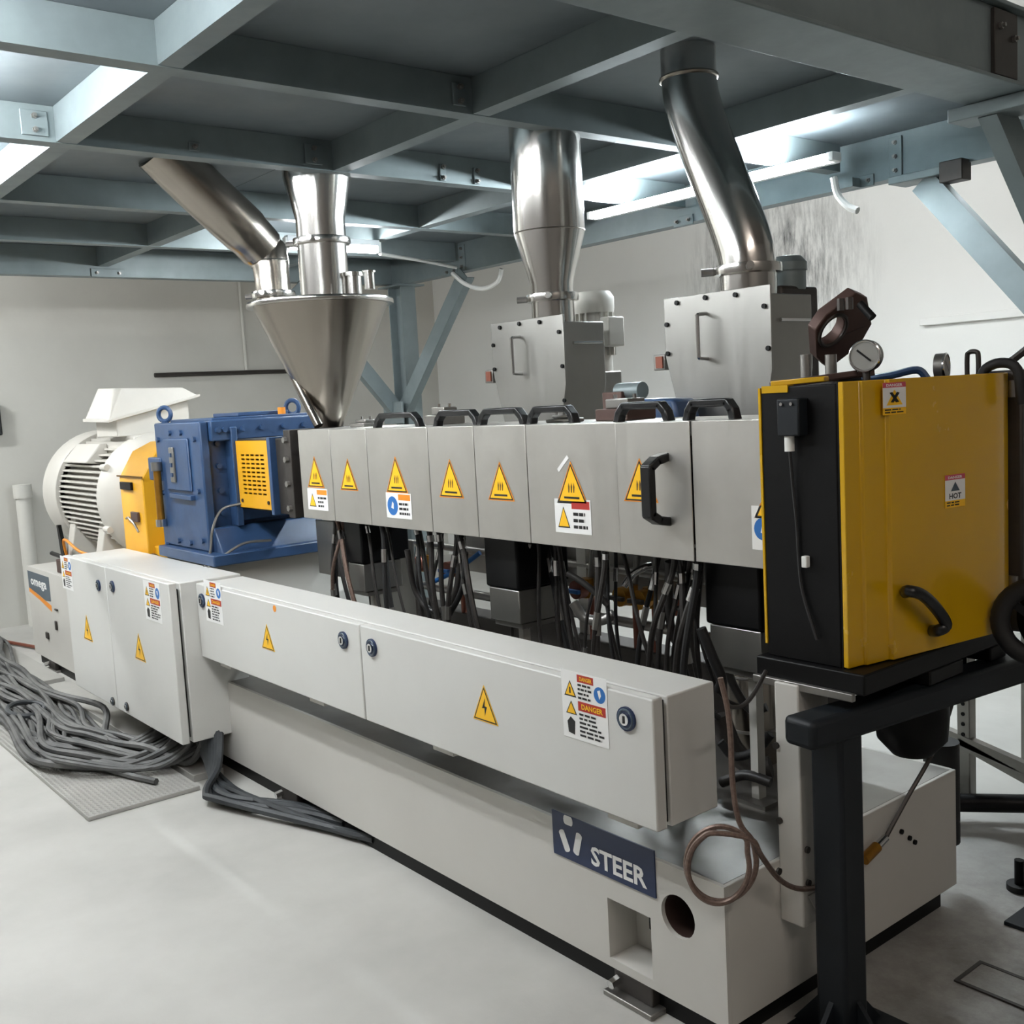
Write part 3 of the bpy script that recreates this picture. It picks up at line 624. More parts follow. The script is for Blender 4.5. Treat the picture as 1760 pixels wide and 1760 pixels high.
# ---------------------------------------------------------------- barrel covers
CYF, CZT, CZB, CYB = 2.0, 1.418, 1.064, 2.30
cx = [-3.842, -3.585, -3.318, -2.925, -2.668, -2.411, -2.030, -1.766, -1.512]
tr_px = [((530, 837), (558, 837)), ((586, 842), (616, 842)), ((665, 846), (702, 849)), ((756, 854), (798, 857)), ((840, 859), (885, 862)), ((958, 864), (1011, 869)), ((1073, 861), (1132, 865)), ((1297, 890), (1363, 893))]
where = ['leftmost barrel cover, next to the grey lantern, triangle over an orange and white label', 'second barrel cover from the gearbox, narrow, with a triangle only', 'third barrel cover from the gearbox with a blue and white label',
         'fourth barrel cover from the gearbox, plain triangle sticker', 'fifth barrel cover from the gearbox, plain triangle sticker', 'widest barrel cover with a paint scrape and white caution label', 'barrel cover with a black bow handle on its face', 'barrel cover nearest the black and yellow die guard']
handles = {1: (648, 722), 2: (752, 822), 3: (828, 902), 4: (914, 988), 6: (1064, 1150), 7: (1184, 1264)}
def bow_handle(parent, a, b, rise, wd, m='black_plastic'):
    a, b, rise = Vector(a), Vector(b), Vector(rise); d = b - a
    s = d.cross(rise).normalized(); u = rise.normalized(); L = d.length; e = d.normalized(); t = wd
    mb = MB()
    path = [a, a + e * L * .04 + rise * .55, a + e * L * .14 + rise, b - e * L * .14 + rise, b - e * L * .04 + rise * .55, b]
    for p, q in zip(path[:-1], path[1:]):
        dd = (q - p); n = s.cross(dd).normalized(); mb.obox((p + q) / 2, dd / 2 + dd.normalized() * t * .18, s * t * .5, n * t * .34)
    return mb.build('handle', m, parent, .004)
for i in range(8):
    x0, x1 = cx[i] + .0016, cx[i + 1] - .0016
    th = thing('barrel_cover', 'stainless ' + where[i], 'cover', ((x0 + x1) / 2, 2.15, CZB), 'stainless covers along the barrel')
    t = .004; o_ = -.004 if i in (6,) else 0
    prof = [(CYF + o_, CZB), (CYF + o_, CZT), (CYB, CZT), (CYB, CZB), (CYB - t, CZB), (CYB - t, CZT - t), (CYF + o_ + t, CZT - t), (CYF + o_ + t, CZB)]
    MB().prism([(x0, y, z) for y, z in prof], (x1 - x0, 0, 0)).build('shell', 'brushed', th, .0015)
    yp = CYF + o_
    tri_px(th, *tr_px[i], yp, 'hot')
    p0, p1 = P(*tr_px[i][0], 'y', yp), P(*tr_px[i][1], 'y', yp)
    if i in (0, 2, 5, 7):
        lab = {0: ((531, 875), (565, 875), .085), 2: ((666, 889), (709, 892), .09), 5: ((956, 914), (1018, 921), .098), 7: ((1294, 944), (1372, 952), .105)}[i]
        q0, q1 = P(*lab[0], 'y', yp), P(*lab[1], 'y', yp); w_, h_ = q1.x - q0.x, lab[2]
        L = Print((q0.x, yp - .0005, q0.z), U, V).rect(0, 0, w_, h_, 'pr_white')
        if i in (0, 5):
            L.poly([(w_ * .08, h_ * .15), (w_ * .42, h_ * .15), (w_ * .25, h_ * .78)], 'pr_black', 1).poly([(w_ * .11, h_ * .19), (w_ * .39, h_ * .19), (w_ * .25, h_ * .72)], 'pr_yellow', 2)
            L.rect(w_ * .48, h_ * .72, w_ * .97, h_ * .95, 'pr_red' if i == 5 else 'pr_orange', 1)
        else:
            L.disc(w_ * .26, h_ * .48, w_ * .21, 'pr_blue', 1).poly([(w_ * .2, h_ * .4), (w_ * .26, h_ * .66), (w_ * .31, h_ * .58), (w_ * .30, h_ * .36)], 'pr_white', 2)
            L.rect(w_ * .50, h_ * .72, w_ * .97, h_ * .95, 'pr_orange', 1)
        L.lines(w_ * .52, h_ * .1, w_ * .94, h_ * .66, 3)
        L.build('caution_label', th)
    if i in handles:
        a, b_ = P(handles[i][0], 722, 'y', 2.06).x, P(handles[i][1], 722, 'y', 2.06).x
        bow_handle(th, (a, 2.06, CZT), (b_, 2.06, CZT), (0, 0, .042), .03)
    if i == 6:
        c = P(1100, 843, 'y', CYF - .05)
        bow_handle(th, (c.x + .045, yp, c.z + .083), (c.x + .045, yp, c.z - .083), (-.0, -.062, 0), .034)
    if i == 5:
        c = P(968, 797, 'y', yp); Print((c.x, yp - .0005, c.z), (1, 0, .9), (-.9, 0, 1)).rect(-.03, -.005, .03, .006, 'pr_white').build('scrape_mark', th)
# clamps and blocks standing on the covers
def clutter(px, y, w_, d_, h_, m, label, name='clamp_block'):
    c = P(*px, 'y', y); o = thing(name, label, 'clamp', (c.x, y + d_ / 2, CZT))
    MB().box(c.x - w_ / 2, y, CZT, c.x + w_ / 2, y + d_, CZT + h_ * .55).build('base', m, o, .003)
    MB().box(c.x - w_ * .35, y + d_ * .2, CZT + h_ * .55, c.x + w_ * .35, y + d_ * .8, CZT + h_).build('top', 'steel', o, .003)
    for s in (-1, 1): MB().cyl((c.x + s * w_ * .3, y + d_ / 2, CZT + h_), (c.x + s * w_ * .3, y + d_ / 2, CZT + h_ + .012), .006, n=8).build('screw', 'chrome', o)
clutter((745, 720), 2.17, .11, .10, .062, 'steel', 'small steel clamp block on the covers behind the third handle')
clutter((1050, 718), 2.14, .13, .12, .062, 'brown_steel', 'brown steel block on the covers between the two feed boxes')
clutter((612, 722), 2.16, .11, .09, .028, 'steel', 'low steel bracket on the covers beside the cone hopper')
clutter((960, 722), 2.10, .12, .05, .022, 'steel', 'flat steel clip on the widest cover')

def PL(px, py, pt, n):                               # pixel ray on an oblique plane
    d = RW @ Vector((px - 880, py - 880, F)); n = Vector(n)
    return EYE + d * ((Vector(pt) - EYE).dot(n) / d.dot(n))
def clamp_ring(parent, c, r, d=(0, 0, 1), m='polished'):
    c = Vector(c); d = Vector(d).normalized()
    o = MB().lathe([(r, -.016), (r + .016, -.013), (r + .018, 0), (r + .016, .013), (r, .016)], c, d, 32).build('clamp_ring', m, parent)
    for s in (Vector((-.75, -.66, 0)), Vector((.66, -.75, 0))):
        q = c + s.normalized() * (r + .03)
        MB().cyl(q - s.normalized() * .02, q + s.normalized() * .022, .012, n=8).build('clamp_screw', 'steel', o)
    return o

# ---------------------------------------------------------------- cone hopper with its two feed pipes
HX, HY, HZ = -3.935, 2.20, 1.927
hp = thing('cone_hopper', 'stainless cone hopper above the first barrel covers', 'hopper', (HX, HY, CZT))
MB().lathe([(.056, CZT + .003), (.064, 1.44), (.278, HZ - .005)], (HX, HY, 0), (0, 0, 1), 48).build('cone', 'satin', hp)
MB().lathe([(.02, HZ + .012), (.30, HZ + .012), (.302, HZ + .006), (.302, HZ - .004), (.30, HZ - .008), (.25, HZ - .008)], (HX, HY, 0), (0, 0, 1), 56).build('lid_flange', 'polished', hp)
c = P(636, 500, 'y', 2.17); st = MB().cyl((c.x, 2.17, HZ + .012), (c.x, 2.17, HZ + .075), .02, n=16).build('stub', 'polished', hp)
MB().cyl((c.x, 2.17, HZ + .075), (c.x, 2.17, HZ + .082), .026, n=16).build('stub_cap', 'polished', st)
c = P(606, 470, 'y', 2.28); st = MB().cyl((c.x, 2.28, HZ + .012), (c.x, 2.28, HZ + .10), .035, n=18).build('stub', 'polished', hp)
MB().cyl((c.x, 2.28, HZ + .10), (c.x, 2.28, HZ + .115), .045, n=18).build('stub_cap', 'polished', st)
# slanted strut on the left flank
a, b_ = P(443, 534, 'y', 2.02), P(496, 632, 'y', 2.06)
MB().tube([a, b_], .008, 8).build('strut_rod', 'polished', hp)
a2 = P(508, 652, 'y', 2.07); e2 = P(548, 732, 'y', 2.1)
MB().tube([b_, a2], .016, 10).build('strut_sleeve', 'dark_steel', hp); MB().tube([a2, e2], .02, 10).build('strut_arm', 'satin', hp)
fp_ = thing('feed_pipe', 'upright stainless feed pipe with flared top on the cone hopper', 'pipe', (-3.888, HY, HZ + .012))
VX = -3.888
MB().lathe([(.100, HZ + .012), (.100, 2.262), (.138, 2.432), (.140, DECK - .001)], (VX, HY, 0), (0, 0, 1), 40).build('pipe_wall', 'polished', fp_)
clamp_ring(fp_, (VX, HY, 2.175), .100)
ch = thing('feed_chute', 'slanted stainless chute feeding the cone hopper from the deck', 'chute', (-4.19, HY, HZ + .012))
q = P(470, 505, 'y', HY); q2 = P(463, 440, 'y', HY); q3 = P(318, 300, 'z', 2.50)
path = [Vector((q.x, HY, HZ + .012)), Vector((q.x, HY, HZ + .10)), Vector((q2.x, HY, q2.z - .02)), Vector((q2.x - .02, HY - .012, q2.z + .02)), q2.lerp(q3, .3) + Vector((-.005, 0, .01)), q2.lerp(q3, .7), q3.copy()]
path.append(q3 + (q3 - q2).normalized() * ((DECK + .06 - q3.z) / (q3 - q2).normalized().z))
MB().tube(spline(path, 5), [.078] * 9 + [.082] * 3 + [.092] * 4 + [.102] * 4 + [.108] * 16, 32).build('pipe_wall', 'satin', ch)
clamp_ring(ch, (q.x, HY, HZ + .085), .079); MB().torus((q2.x, HY, q2.z - .025), (0, 0, 1), .079, .006, 32, 8).build('weld_ring', 'polished', ch)

# ---------------------------------------------------------------- side feeders and their chimneys
FY, FF = 2.60, 2.50
def feeder(x0, x1, label, gear):
    yf, zt, bk = FF, 1.780, FF + .20
    t = thing('side_feeder', label, 'feeder', ((x0 + x1) / 2, FY, .40), 'side feeder boxes behind the barrel')
    MB().prism([(x0 + .015, yf + .007, zt - .025), (x1 - .005, yf + .007, zt - .025), (x1 - .005, yf + .007, 1.54), (x1 - .04, yf + .007, 1.36), (x0 + .075, yf + .007, 1.36), (x0 + .015, yf + .007, 1.58)], (0, .195, 0)).build('hopper_box', 'brushed_box', t, .003)
    fp = MB().prism([(x0, yf, zt), (x1, yf, zt), (x1, yf, 1.54), (x1 - .035, yf, 1.38), (x0 + .06, yf, 1.38), (x0, yf, 1.60)], (0, .007, 0)).build('front_plate', 'brushed_box', t, .0015)
    for u, v in ((.14, 1.763), (.42, 1.767), (.70, 1.763), (.95, 1.72), (.975, 1.60), (.98, 1.48), (.03, 1.70), (.03, 1.61), (.13, 1.45), (.5, 1.395)):
        MB().cyl((x0 + (x1 - x0) * u, yf, v), (x0 + (x1 - x0) * u, yf - .007, v), .0075, n=8).build('bolt', 'black_paint', fp)
    hx = x0 + (x1 - x0) * .42
    MB().tube(spline([(hx, yf, 1.72), (hx, yf - .038, 1.716), (hx, yf - .042, 1.705), (hx, yf - .042, 1.60), (hx, yf - .038, 1.588), (hx, yf, 1.585)], 5), .006, 8).build('pull_handle', 'chrome', fp)
    s = MB().box(x0 - .05, yf - .004, 1.56, x0 - .001, yf + .05, 1.61).build('sight_box', 'steel', t, .003)
    MB().box(x0 - .036, yf - .009, 1.567, x0 - .008, yf - .003, 1.603).build('sight_glass', 'copper_red', s)
    MB().cyl((x1 - .001, yf + .045, 1.68), (x1 - .001, yf + .185, 1.68), .006, n=8).build('side_rod', 'chrome', t)
    MB().box(x0 + .09, 2.32, 1.19, x1 - .09, bk + .02, 1.36).build('screw_barrel', 'dark_steel', t, .006)
    for lx in (x0 + .12, x1 - .12): MB().box(lx - .025, bk - .06, .40, lx + .025, bk - .01, 1.19).build('leg', 'bed_paint', t)
    if gear == 'white':
        my = bk + .125; mx = P(1020, 520, 'y', my).x
        m_ = MB().cyl((mx, my, 1.58), (mx, my, 1.81), .064, n=24).build('drive_motor', 'motor_white', t)
        for k in range(16):
            a = 2 * math.pi * k / 16; MB().obox((mx + .068 * math.cos(a), my + .068 * math.sin(a), 1.72), Vector((math.cos(a), math.sin(a), 0)) * .009, Vector((-math.sin(a), math.cos(a), 0)) * .003, (0, 0, .08)).build('fin', 'motor_white', m_)
        MB().lathe([(.075, 1.80), (.078, 1.82), (.078, 1.86), (.064, 1.88), (.01, 1.885)], (mx, my, 0), (0, 0, 1), 28).build('fan_cover', 'motor_white', m_)
        MB().box(mx + .072, my - .042, 1.67, mx + .118, my + .042, 1.78).build('connection_box', 'motor_white', m_, .006)
        MB().box(mx - .068, my - .068, 1.3, mx + .068, my + .068, 1.58).build('gear_case', 'steel', t, .006)
    else:
        my = bk + .11; mx = P(1352, 450, 'y', my).x
        MB().box(mx - .09, my - .105, 1.3, mx + .055, my + .085, 1.795).build('gear_case', 'dark_steel', t, .01)
        MB().box(mx - .10, my - .109, 1.66, mx + .06, my + .095, 1.672).build('case_rib', 'dark_steel', t)
        m_ = MB().cyl((mx, my, 1.785), (mx, my, 1.85), .058, n=24).build('drive_motor', 'galv', t)
        MB().lathe([(.062, 1.845), (.062, 1.87), (.045, 1.89), (.01, 1.895)], (mx, my, 0), (0, 0, 1), 24).build('fan_cover', 'galv', m_)
        MB().tube(spline([(mx - .05, my - .11, 1.78), (mx - .05, my - .13, 1.80), (mx - .05, my - .11, 1.84), (mx - .035, my - .07, 1.865)], 5), .010, 8).build('hose', 'steel', m_)
    return t
feeder(-3.184, -2.776, 'brushed steel feeder box under the straight chimney', 'white')
feeder(-2.300, -1.892, 'brushed steel feeder box under the bent chimney', 'grey')
c1 = P(950, 520, 'y', FY); x1 = c1.x
p1 = thing('chimney_pipe', 'straight wide stainless chimney tapering down to a feeder box', 'chimney', (x1, FY, 1.755))
za = P(945, 400, 'y', FY).z; zb = P(950, 488, 'y', FY).z; zc = P(950, 512, 'y', FY).z
MB().lathe([(.078, 1.756), (.078, zb), (.130, za), (.128, DECK - .001)], (x1, FY, 0), (0, 0, 1), 48).build('pipe_wall', 'polished', p1)
clamp_ring(p1, (x1, FY, zc), .079)
MB().torus((x1, FY, za), (0, 0, 1), .1295, .0025, 40, 6).build('weld_ring', 'satin', p1)
tag(MB().box(x1 - .17, FY - .08, 1.756, x1 - .06, FY - .02, 1.772).build('mount_strip', 'brushed_box'), 'small steel strip lying on the feeder box by the straight chimney', 'strip')
pts = [P(x, y, 'y', FY) for x, y in ((1286, 488), (1285, 455), (1278, 420), (1262, 372), (1240, 315), (1210, 238), (1190, 175), (1184, 135))]
pts[0].z = 1.756; pts.append(Vector((pts[-1].x, FY, DECK - .001)))
p2 = thing('chimney_pipe', 'bent stainless chimney leaning from the deck down to the right feeder box', 'chimney', (pts[0].x, FY, 1.755))
MB().tube(spline(pts, 5), .085, 40).build('pipe_wall', 'polished', p2)
clamp_ring(p2, (pts[1].x, FY, pts[1].z - .015), .086)
MB().torus((pts[-2].x, FY, pts[-2].z), (0, 0, 1), .0855, .007, 36, 8).build('weld_ring', 'satin', p2)

# ---------------------------------------------------------------- black and yellow die guard
E0 = P(1447, 655, 'x', -1.30); Y0 = 1.955
gd = thing('die_guard', 'black and yellow box guard around the die head at the near end', 'guard', (-1.40, 2.25, .83))
gx0 = P(1314, 900, 'y', Y0).x
MB().box(gx0, Y0, .872, -1.318, Y0 + .02, 1.492).build('side_panel', 'black_paint', gd, .003)
MB().box(gx0, 2.56, .872, -1.318, 2.58, 1.492).build('side_panel', 'black_paint', gd, .003)
MB().box(gx0 - .006, Y0 - .002, .90, gx0, Y0 + .03, 1.49).build('edge_strip', 'guard_yellow', gd)
MB().box(gx0 + .005, Y0 - .003, 1.478, gx0 + .075, Y0 + .02, 1.494).build('top_edge_strip', 'guard_yellow', gd)
MB().box(gx0 - .01, Y0 + .02, .872, gx0, 2.56, 1.06).build('rear_panel', 'black_paint', gd)
MB().box(gx0 - .02, Y0 - .02, .825, -1.25, 2.60, .872).build('base_tray', 'black_paint', gd, .004)
MB().box(gx0 - .02, Y0 - .035, .812, -1.27, Y0 - .021, .83).build('tray_rail', 'steel', gd, .002)
# door, swung out a few degrees: profile along s extruded upward
D0 = Vector((-1.30, Y0, 0)); D1 = Vector((-1.222, 2.535, 0)); ds = (D1 - D0).normalized(); dn = Vector((ds.y, -ds.x, 0)); DL = (D1 - D0).length
def dpt(s, o, z): return D0 + ds * s + dn * o + Vector((0, 0, z))
s1 = (P(1484, 900, 'x', -1.29).y - Y0) / ds.y; s2 = (P(1517, 900, 'x', -1.29).y - Y0) / ds.y
outer = [(0, 0), (s1 - .003, 0), (s1, .007), (s2 - .004, .007), (s2, .016), (DL - .09, .016), (DL - .055, .013), (DL - .02, .003), (DL, -.012)]
prof = outer + [(s - 0, o - .014) for s, o in outer[::-1]]
dr = MB().prism([dpt(s, o, .874) for s, o in prof], (0, 0, .621)).build('door', 'guard_yellow', gd, .002)
MB().prism([dpt(s, o, 0) for s, o in ((-.008, -.002), (-.008, -.03), (DL, -.03), (DL, -.016), (0.0, -.016))] if False else [dpt(s, o, .872) for s, o in ((.0, -.014), (.0, -.03), (DL - .02, -.03), (DL - .02, -.014))], (0, 0, .622)).build('door_lining', 'black_paint', dr)
for k in range(2):
    px = ((1517, 722, 1556, 656), (1624, 882, 1658, 813))[k]
    a = PL(px[0], px[1] - 20, dpt(0, .0165, 0), dn); b_ = PL(px[2], px[3], dpt(0, .0165, 0), dn)
    o = dpt((a - D0).dot(ds), .0165, a.z); w_ = (b_ - a).dot(ds); h_ = b_.z - a.z
    pr = Print(o, ds, V).rect(0, -h_ * .28, w_, h_, 'pr_yellow').rect(0, 0, w_, h_ * .8, 'pr_white', 1).rect(0, h_ * .8, w_, h_, 'pr_pink', 1)
    pr.word('DANGER', w_ * .15, h_ * .84, w_ * .85, h_ * .95, 'pr_white', 2)
    pr.lines(w_ * .08, -h_ * .24, w_ * .95, -h_ * .03, 2, 'pr_black', 1)
    if k == 0:
        pr.poly([(w_ * .15, h_ * .1), (w_ * .85, h_ * .1), (w_ * .5, h_ * .72)], 'pr_yellow', 2)
        pr.poly([(w_ * .28, h_ * .6), (w_ * .4, h_ * .62), (w_ * .7, h_ * .22), (w_ * .55, h_ * .2)], 'pr_black', 3).poly([(w_ * .60, h_ * .62), (w_ * .72, h_ * .58), (w_ * .45, h_ * .2), (w_ * .32, h_ * .22)], 'pr_black', 3)
    else:
        pr.poly([(w_ * .28, h_ * .36), (w_ * .72, h_ * .36), (w_ * .5, h_ * .72)], 'sign_grey', 2).word('HOT', w_ * .2, h_ * .06, w_ * .8, h_ * .28, 'pr_black', 2)
    pr.build('danger_sticker', dr)
hpx = [PL(x, y, dpt(0, k, 0), dn) for x, y, k in ((1556, 1018, .017), (1562, 1016, .05), (1584, 1022, .06), (1606, 1042, .06), (1626, 1072, .06), (1614, 1083, .05), (1602, 1084, .017))]
MB().tube(spline(hpx, 5), .0135, 12).build('door_handle', 'black_plastic', dr)
# limit switch and plug on the black side
a, b_ = P(1338, 750, 'y', Y0 - .03), P(1374, 684, 'y', Y0 - .03)
sw = MB().box(a.x, Y0 - .035, a.z, b_.x, Y0, b_.z).build('limit_switch', 'stand_paint', gd, .004)
for k in (.25, .7): MB().cyl((a.x + (b_.x - a.x) * k, Y0 - .035, b_.z - .012), (a.x + (b_.x - a.x) * k, Y0 - .039, b_.z - .012), .004, n=8).build('screw', 'chrome', sw)
c = P(1356, 764, 'y', Y0 - .02); MB().cyl((c.x, Y0 - .018, c.z - .015), (c.x, Y0 - .018, a.z), .011, n=14).build('gland', 'white_plastic', sw)
MB().tube(spline([(c.x, Y0 - .018, c.z - .015), P(1362, 830, 'y', Y0 - .01), P(1369, 900, 'y', Y0 - .006), P(1373, 965, 'y', Y0 - .006), P(1380, 1020, 'y', Y0 - .006), P(1404, 1100, 'y', Y0 - .01)], 5), .0035, 6).build('switch_lead', 'black_rubber', sw)
c = P(1384, 965, 'y', Y0 - .01); MB().box(c.x - .008, Y0 - .014, c.z - .014, c.x + .006, Y0 - .0, c.z + .012).build('cable_clip', 'white_plastic', gd, .002)
MB().box(-1.315, 2.54, .86, -1.20, 2.62, 1.5).build('hinge_post', 'dark_steel', gd, .006)
for z in (1.455, .98):
    MB().cyl(dpt(DL + .005, .0, z - .02), dpt(DL + .005, .0, z + .02), .012, n=12).build('hinge', 'steel', gd)
# die head pieces standing above the guard
sc = thing('screen_changer', 'brown hinged die clamp plate with a round hole, above the guard', 'die clamp', (-1.50, 2.26, 1.40))
cc = P(1428, 570, 'y', 2.26)
uc = RW @ Vector((.80, -.60, .05)); vc = RW @ Vector((.40, .53, .75)); uc.normalize(); vc = (vc - uc * vc.dot(uc)).normalized(); nc = uc.cross(vc)
if nc.dot(EYE - cc) < 0: nc = -nc
k_ = cc + uc * .018
octo = [(-.058, -.04), (-.02, -.062), (.07, -.062), (.10, -.02), (.10, .075), (.055, .115), (-.045, .115), (-.07, .05)]
hole = [(-.012 + .036 * math.cos(t), .036 * math.sin(t)) for t in (2 * math.pi * i / 24 for i in range(24))]
pl = MB().holed(octo, [hole], lambda u, v, w_: k_ + uc * u + vc * v - nc * w_, .030).build('clamp_plate', 'brown_steel', sc, .003)
MB().torus(k_ + uc * -.012 + nc * .001, nc, .042, .005, 28, 8).build('seat_ring', 'dark_steel', pl)
a = P(1478, 522, 'y', 2.24); b_ = P(1500, 546, 'y', 2.24); MB().cyl(a, b_, .010, n=12).build('pin', 'black_paint', pl)
for px in ((1445, 519), (1460, 517)):
    c = P(*px, 'y', 2.24); MB().cyl(c - Vector((0, 0, .02)), c + Vector((0, 0, .008)), .009, n=6).build('bolt', 'dark_steel', pl)
MB().box(-1.62, 2.14, 1.36, -1.36, 2.40, 1.485).build('die_body', 'brown_steel', sc, .006)
a = P(1425, 640, 'y', 2.22); MB().box(a.x - .10, 2.16, 1.484, a.x + .07, 2.34, 1.505).build('hinge_bracket', 'dark_steel', sc, .004)
for px in ((1385, 618), (1428, 618)):
    c = P(*px, 'y', 2.2); MB().cyl((c.x, 2.2, 1.50), (c.x, 2.2, c.z + .012), .014, n=10).build('spacer', 'steel', sc)
for dy in (0, .07):
    MB().bar((-1.52, 2.0 + dy, 1.496), (-1.40, 2.16 + dy, 1.512), .02, .014).build('link_bar', 'brown_steel', sc, .002)
MB().bar((-1.49, 1.97, 1.499), (-1.37, 2.0, 1.503), .03, .012).build('brass_strip', 'guard_yellow', sc, .002)
def gauge(c, n, r, label):
    c = Vector(c); n = Vector(n).normalized(); t = thing('pressure_gauge', label, 'gauge', (c.x, c.y, 1.495))
    b = MB().cyl(c - n * .022, c, r, n=28).build('case', 'steel', t); MB().torus(c, n, r * .94, r * .1, 28, 8).build('bezel', 'chrome', b)
    MB().cyl(c, c + n * .0015, r * .86, n=28).build('dial', 'dial', t)
    up = Vector((0, 0, 1)); up = (up - n * up.dot(n)).normalized(); sd = up.cross(n)
    MB().add([c + n * .003 + (sd * a + up * b_) * r for a, b_ in ((-.5, .35), (-.42, .45), (.45, -.28), (.38, -.38))], [(0, 1, 2, 3)]).build('needle', 'black_plastic', t)
    MB().cyl((c.x, c.y, 1.495) - n * .01 if False else Vector((c.x, c.y, 1.49)) - n * .011, Vector((c.x, c.y, c.z - r * .9)) - n * .011, .009, n=10).build('stem', 'dark_steel', t)
g1 = P(1486, 612, 'y', 2.15); gauge(g1, (EYE - g1 + Vector((-.75, -.25, 0))), .036, 'round pressure gauge facing the viewer above the die guard')
g2 = P(1626, 630, 'y', 2.4); gauge(g2, Vector((.95, .25, 0)), .032, 'pressure gauge seen side-on above the die guard')
c = P(1672, 640, 'y', 2.5); a = Vector((c.x, 2.5, 0))
t = MB().tube(spline([a + Vector((-.014, 0, 1.47)), a + Vector((-.014, 0, 1.535)), a + Vector((-.009, 0, 1.548)), a + Vector((.009, 0, 1.548)), a + Vector((.014, 0, 1.535)), a + Vector((.014, 0, 1.47))], 4), .006, 8).build('lifting_bow', 'dark_steel'); tag(t, 'small upright steel lifting bow behind the yellow door', 'lifting bow')
c = P(1730, 640, 'y', 2.48)
t = MB().tube(spline([Vector((c.x - .05, 2.46, 1.45)), Vector((c.x - .045, 2.46, 1.50)), Vector((c.x - .01, 2.47, 1.518)), Vector((c.x + .025, 2.48, 1.50)), Vector((c.x + .03, 2.49, 1.42))], 5), .012, 10).build('hose', 'black_rubber'); tag(t, 'black hose arching over the hinge side of the yellow door', 'hose')
t = MB().tube([P(1738, 620, 'y', 2.6), P(1790, 580, 'y', 2.6)], .010, 8).build('rod', 'dark_steel'); tag(t, 'thin dark rod rising out of view at the right edge', 'rod')
a = P(1510, 645, 'y', 2.3); t = MB().tube(spline([(a.x - .03, 2.25, 1.495), (a.x + .05, 2.27, 1.503), (a.x + .10, 2.3, 1.512), (a.x + .12, 2.31, 1.49)], 5), .009, 8).build('hose', 'blue_paint'); tag(t, 'short blue hose beside the front gauge', 'hose')

# ---------------------------------------------------------------- dark support stand in front of the bed end
sd_ = thing('support_stand', 'dark blue-grey steel stand in front of the bed end', 'stand', (-1.33, 1.91, 0))
MB().box(-1.365, 1.897, .012, -1.285, 1.982, .735).build('post', 'stand_paint', sd_, .010)
MB().bar((-1.335, 1.815, .756), (-1.215, 2.86, .756), .085, .066).build('arm', 'stand_paint', sd_, .014)
MB().box(-1.45, 1.79, 0, -1.19, 2.10, .012).build('foot_plate', 'stand_paint', sd_, .003)
for s in (-1, 1):
    MB().prism([(-1.33, 1.94 + s * .043, .012), (-1.33, 1.94 + s * .14, .012), (-1.33, 1.94 + s * .043, .12)], (.012, 0, 0)).build('gusset', 'stand_paint', sd_)
    MB().prism([(-1.325 + s * .041, 1.935, .012), (-1.325 + s * .13, 1.935, .012), (-1.325 + s * .041, 1.935, .12)], (0, .012, 0)).build('gusset', 'stand_paint', sd_)
MB().box(-1.44, 2.2, .79, -1.25, 2.35, .826).build('saddle', 'black_paint', sd_, .004)
MB().box(-1.44, 2.48, .79, -1.25, 2.56, .826).build('saddle', 'black_paint', sd_, .004)
MB().box(-1.275, 2.79, .012, -1.175, 2.88, .735).build('post', 'stand_paint', sd_, .012)
MB().box(-1.33, 2.70, 0, -1.10, 2.96, .012).build('foot_plate', 'stand_paint', sd_, .003)
# dark drop chute under the die
dc = thing('die_chute', 'black rounded chute hanging under the die guard', 'chute', (-1.36, 2.42, .55))
c = P(1580, 1250, 'x', -1.38)
MB().lathe([(.01, c.z - .075), (.05, c.z - .07), (.085, c.z - .03), (.09, c.z + .03), (.085, .80)], (-1.40, c.y, 0), (0, 0, 1), 28).build('bowl', 'black_paint', dc)
MB().box(-1.50, c.y - .09, .74, -1.30, c.y + .09, .812).build('collar', 'black_paint', dc, .006)
# dark wheel and hose at the right edge
ew = thing('hand_wheel', 'dark blurred hand wheel at the right edge beside the yellow door', 'wheel', (-1.12, 2.53, .85))
c = P(1758, 1070, 'y', 2.42)
MB().torus((c.x + .03, 2.44, c.z), (.3, -.95, 0), .085, .022, 32, 12).build('rim', 'black_rubber', ew)
MB().cyl((c.x + .02, 2.43, c.z), (c.x + .05, 2.52, c.z), .03, n=16).build('hub', 'black_paint', ew); MB().cyl((c.x + .034, 2.455, c.z), (c.x + .038, 2.468, c.z), .08, n=28).build('disc', 'black_paint', ew)
for k in range(3):
    a = 2 * math.pi * k / 3 + .4; MB().bar((c.x + .03, 2.44, c.z), Vector((c.x + .03, 2.44, c.z)) + Vector((.95 * math.cos(a), .3 * math.cos(a), math.sin(a))) * .085, .018, .012, (.3, -.95, 0)).build('spoke', 'black_paint', ew)
# machine frame behind the bed end
fr = thing('pull_frame', 'grey steel trolley frame on the floor behind the bed end', 'frame', (-1.6, 3.3, 0))
leg = P(1661, 1240, 'y', 3.3)
for x, y in ((leg.x, 3.3), (leg.x + .6, 3.3), (leg.x, 3.75), (leg.x + .6, 3.75)):
    l = MB().box(x - .022, y - .022, .07, x + .022, y + .022, .75).build('leg', 'steel', fr, .003)
    for k in range(7): MB().cyl((x - .006 + .006, y - .0221, .3 + .035 * k), (x, y - .024, .3 + .035 * k), .007, n=8).build('hole', 'black_paint', l)
MB().box(leg.x - .05, 3.26, .74, leg.x + .65, 3.80, .765).build('top_plate', 'dark_steel', fr, .003)
MB().bar((leg.x - .25, 3.29, .33), (leg.x + .62, 3.29, .14), .03, .035).build('diagonal_bar', 'steel', fr)
MB().bar((leg.x - .02, 3.29, .27), (leg.x + .60, 3.29, .07), .03, .03).build('diagonal_bar', 'steel', fr)
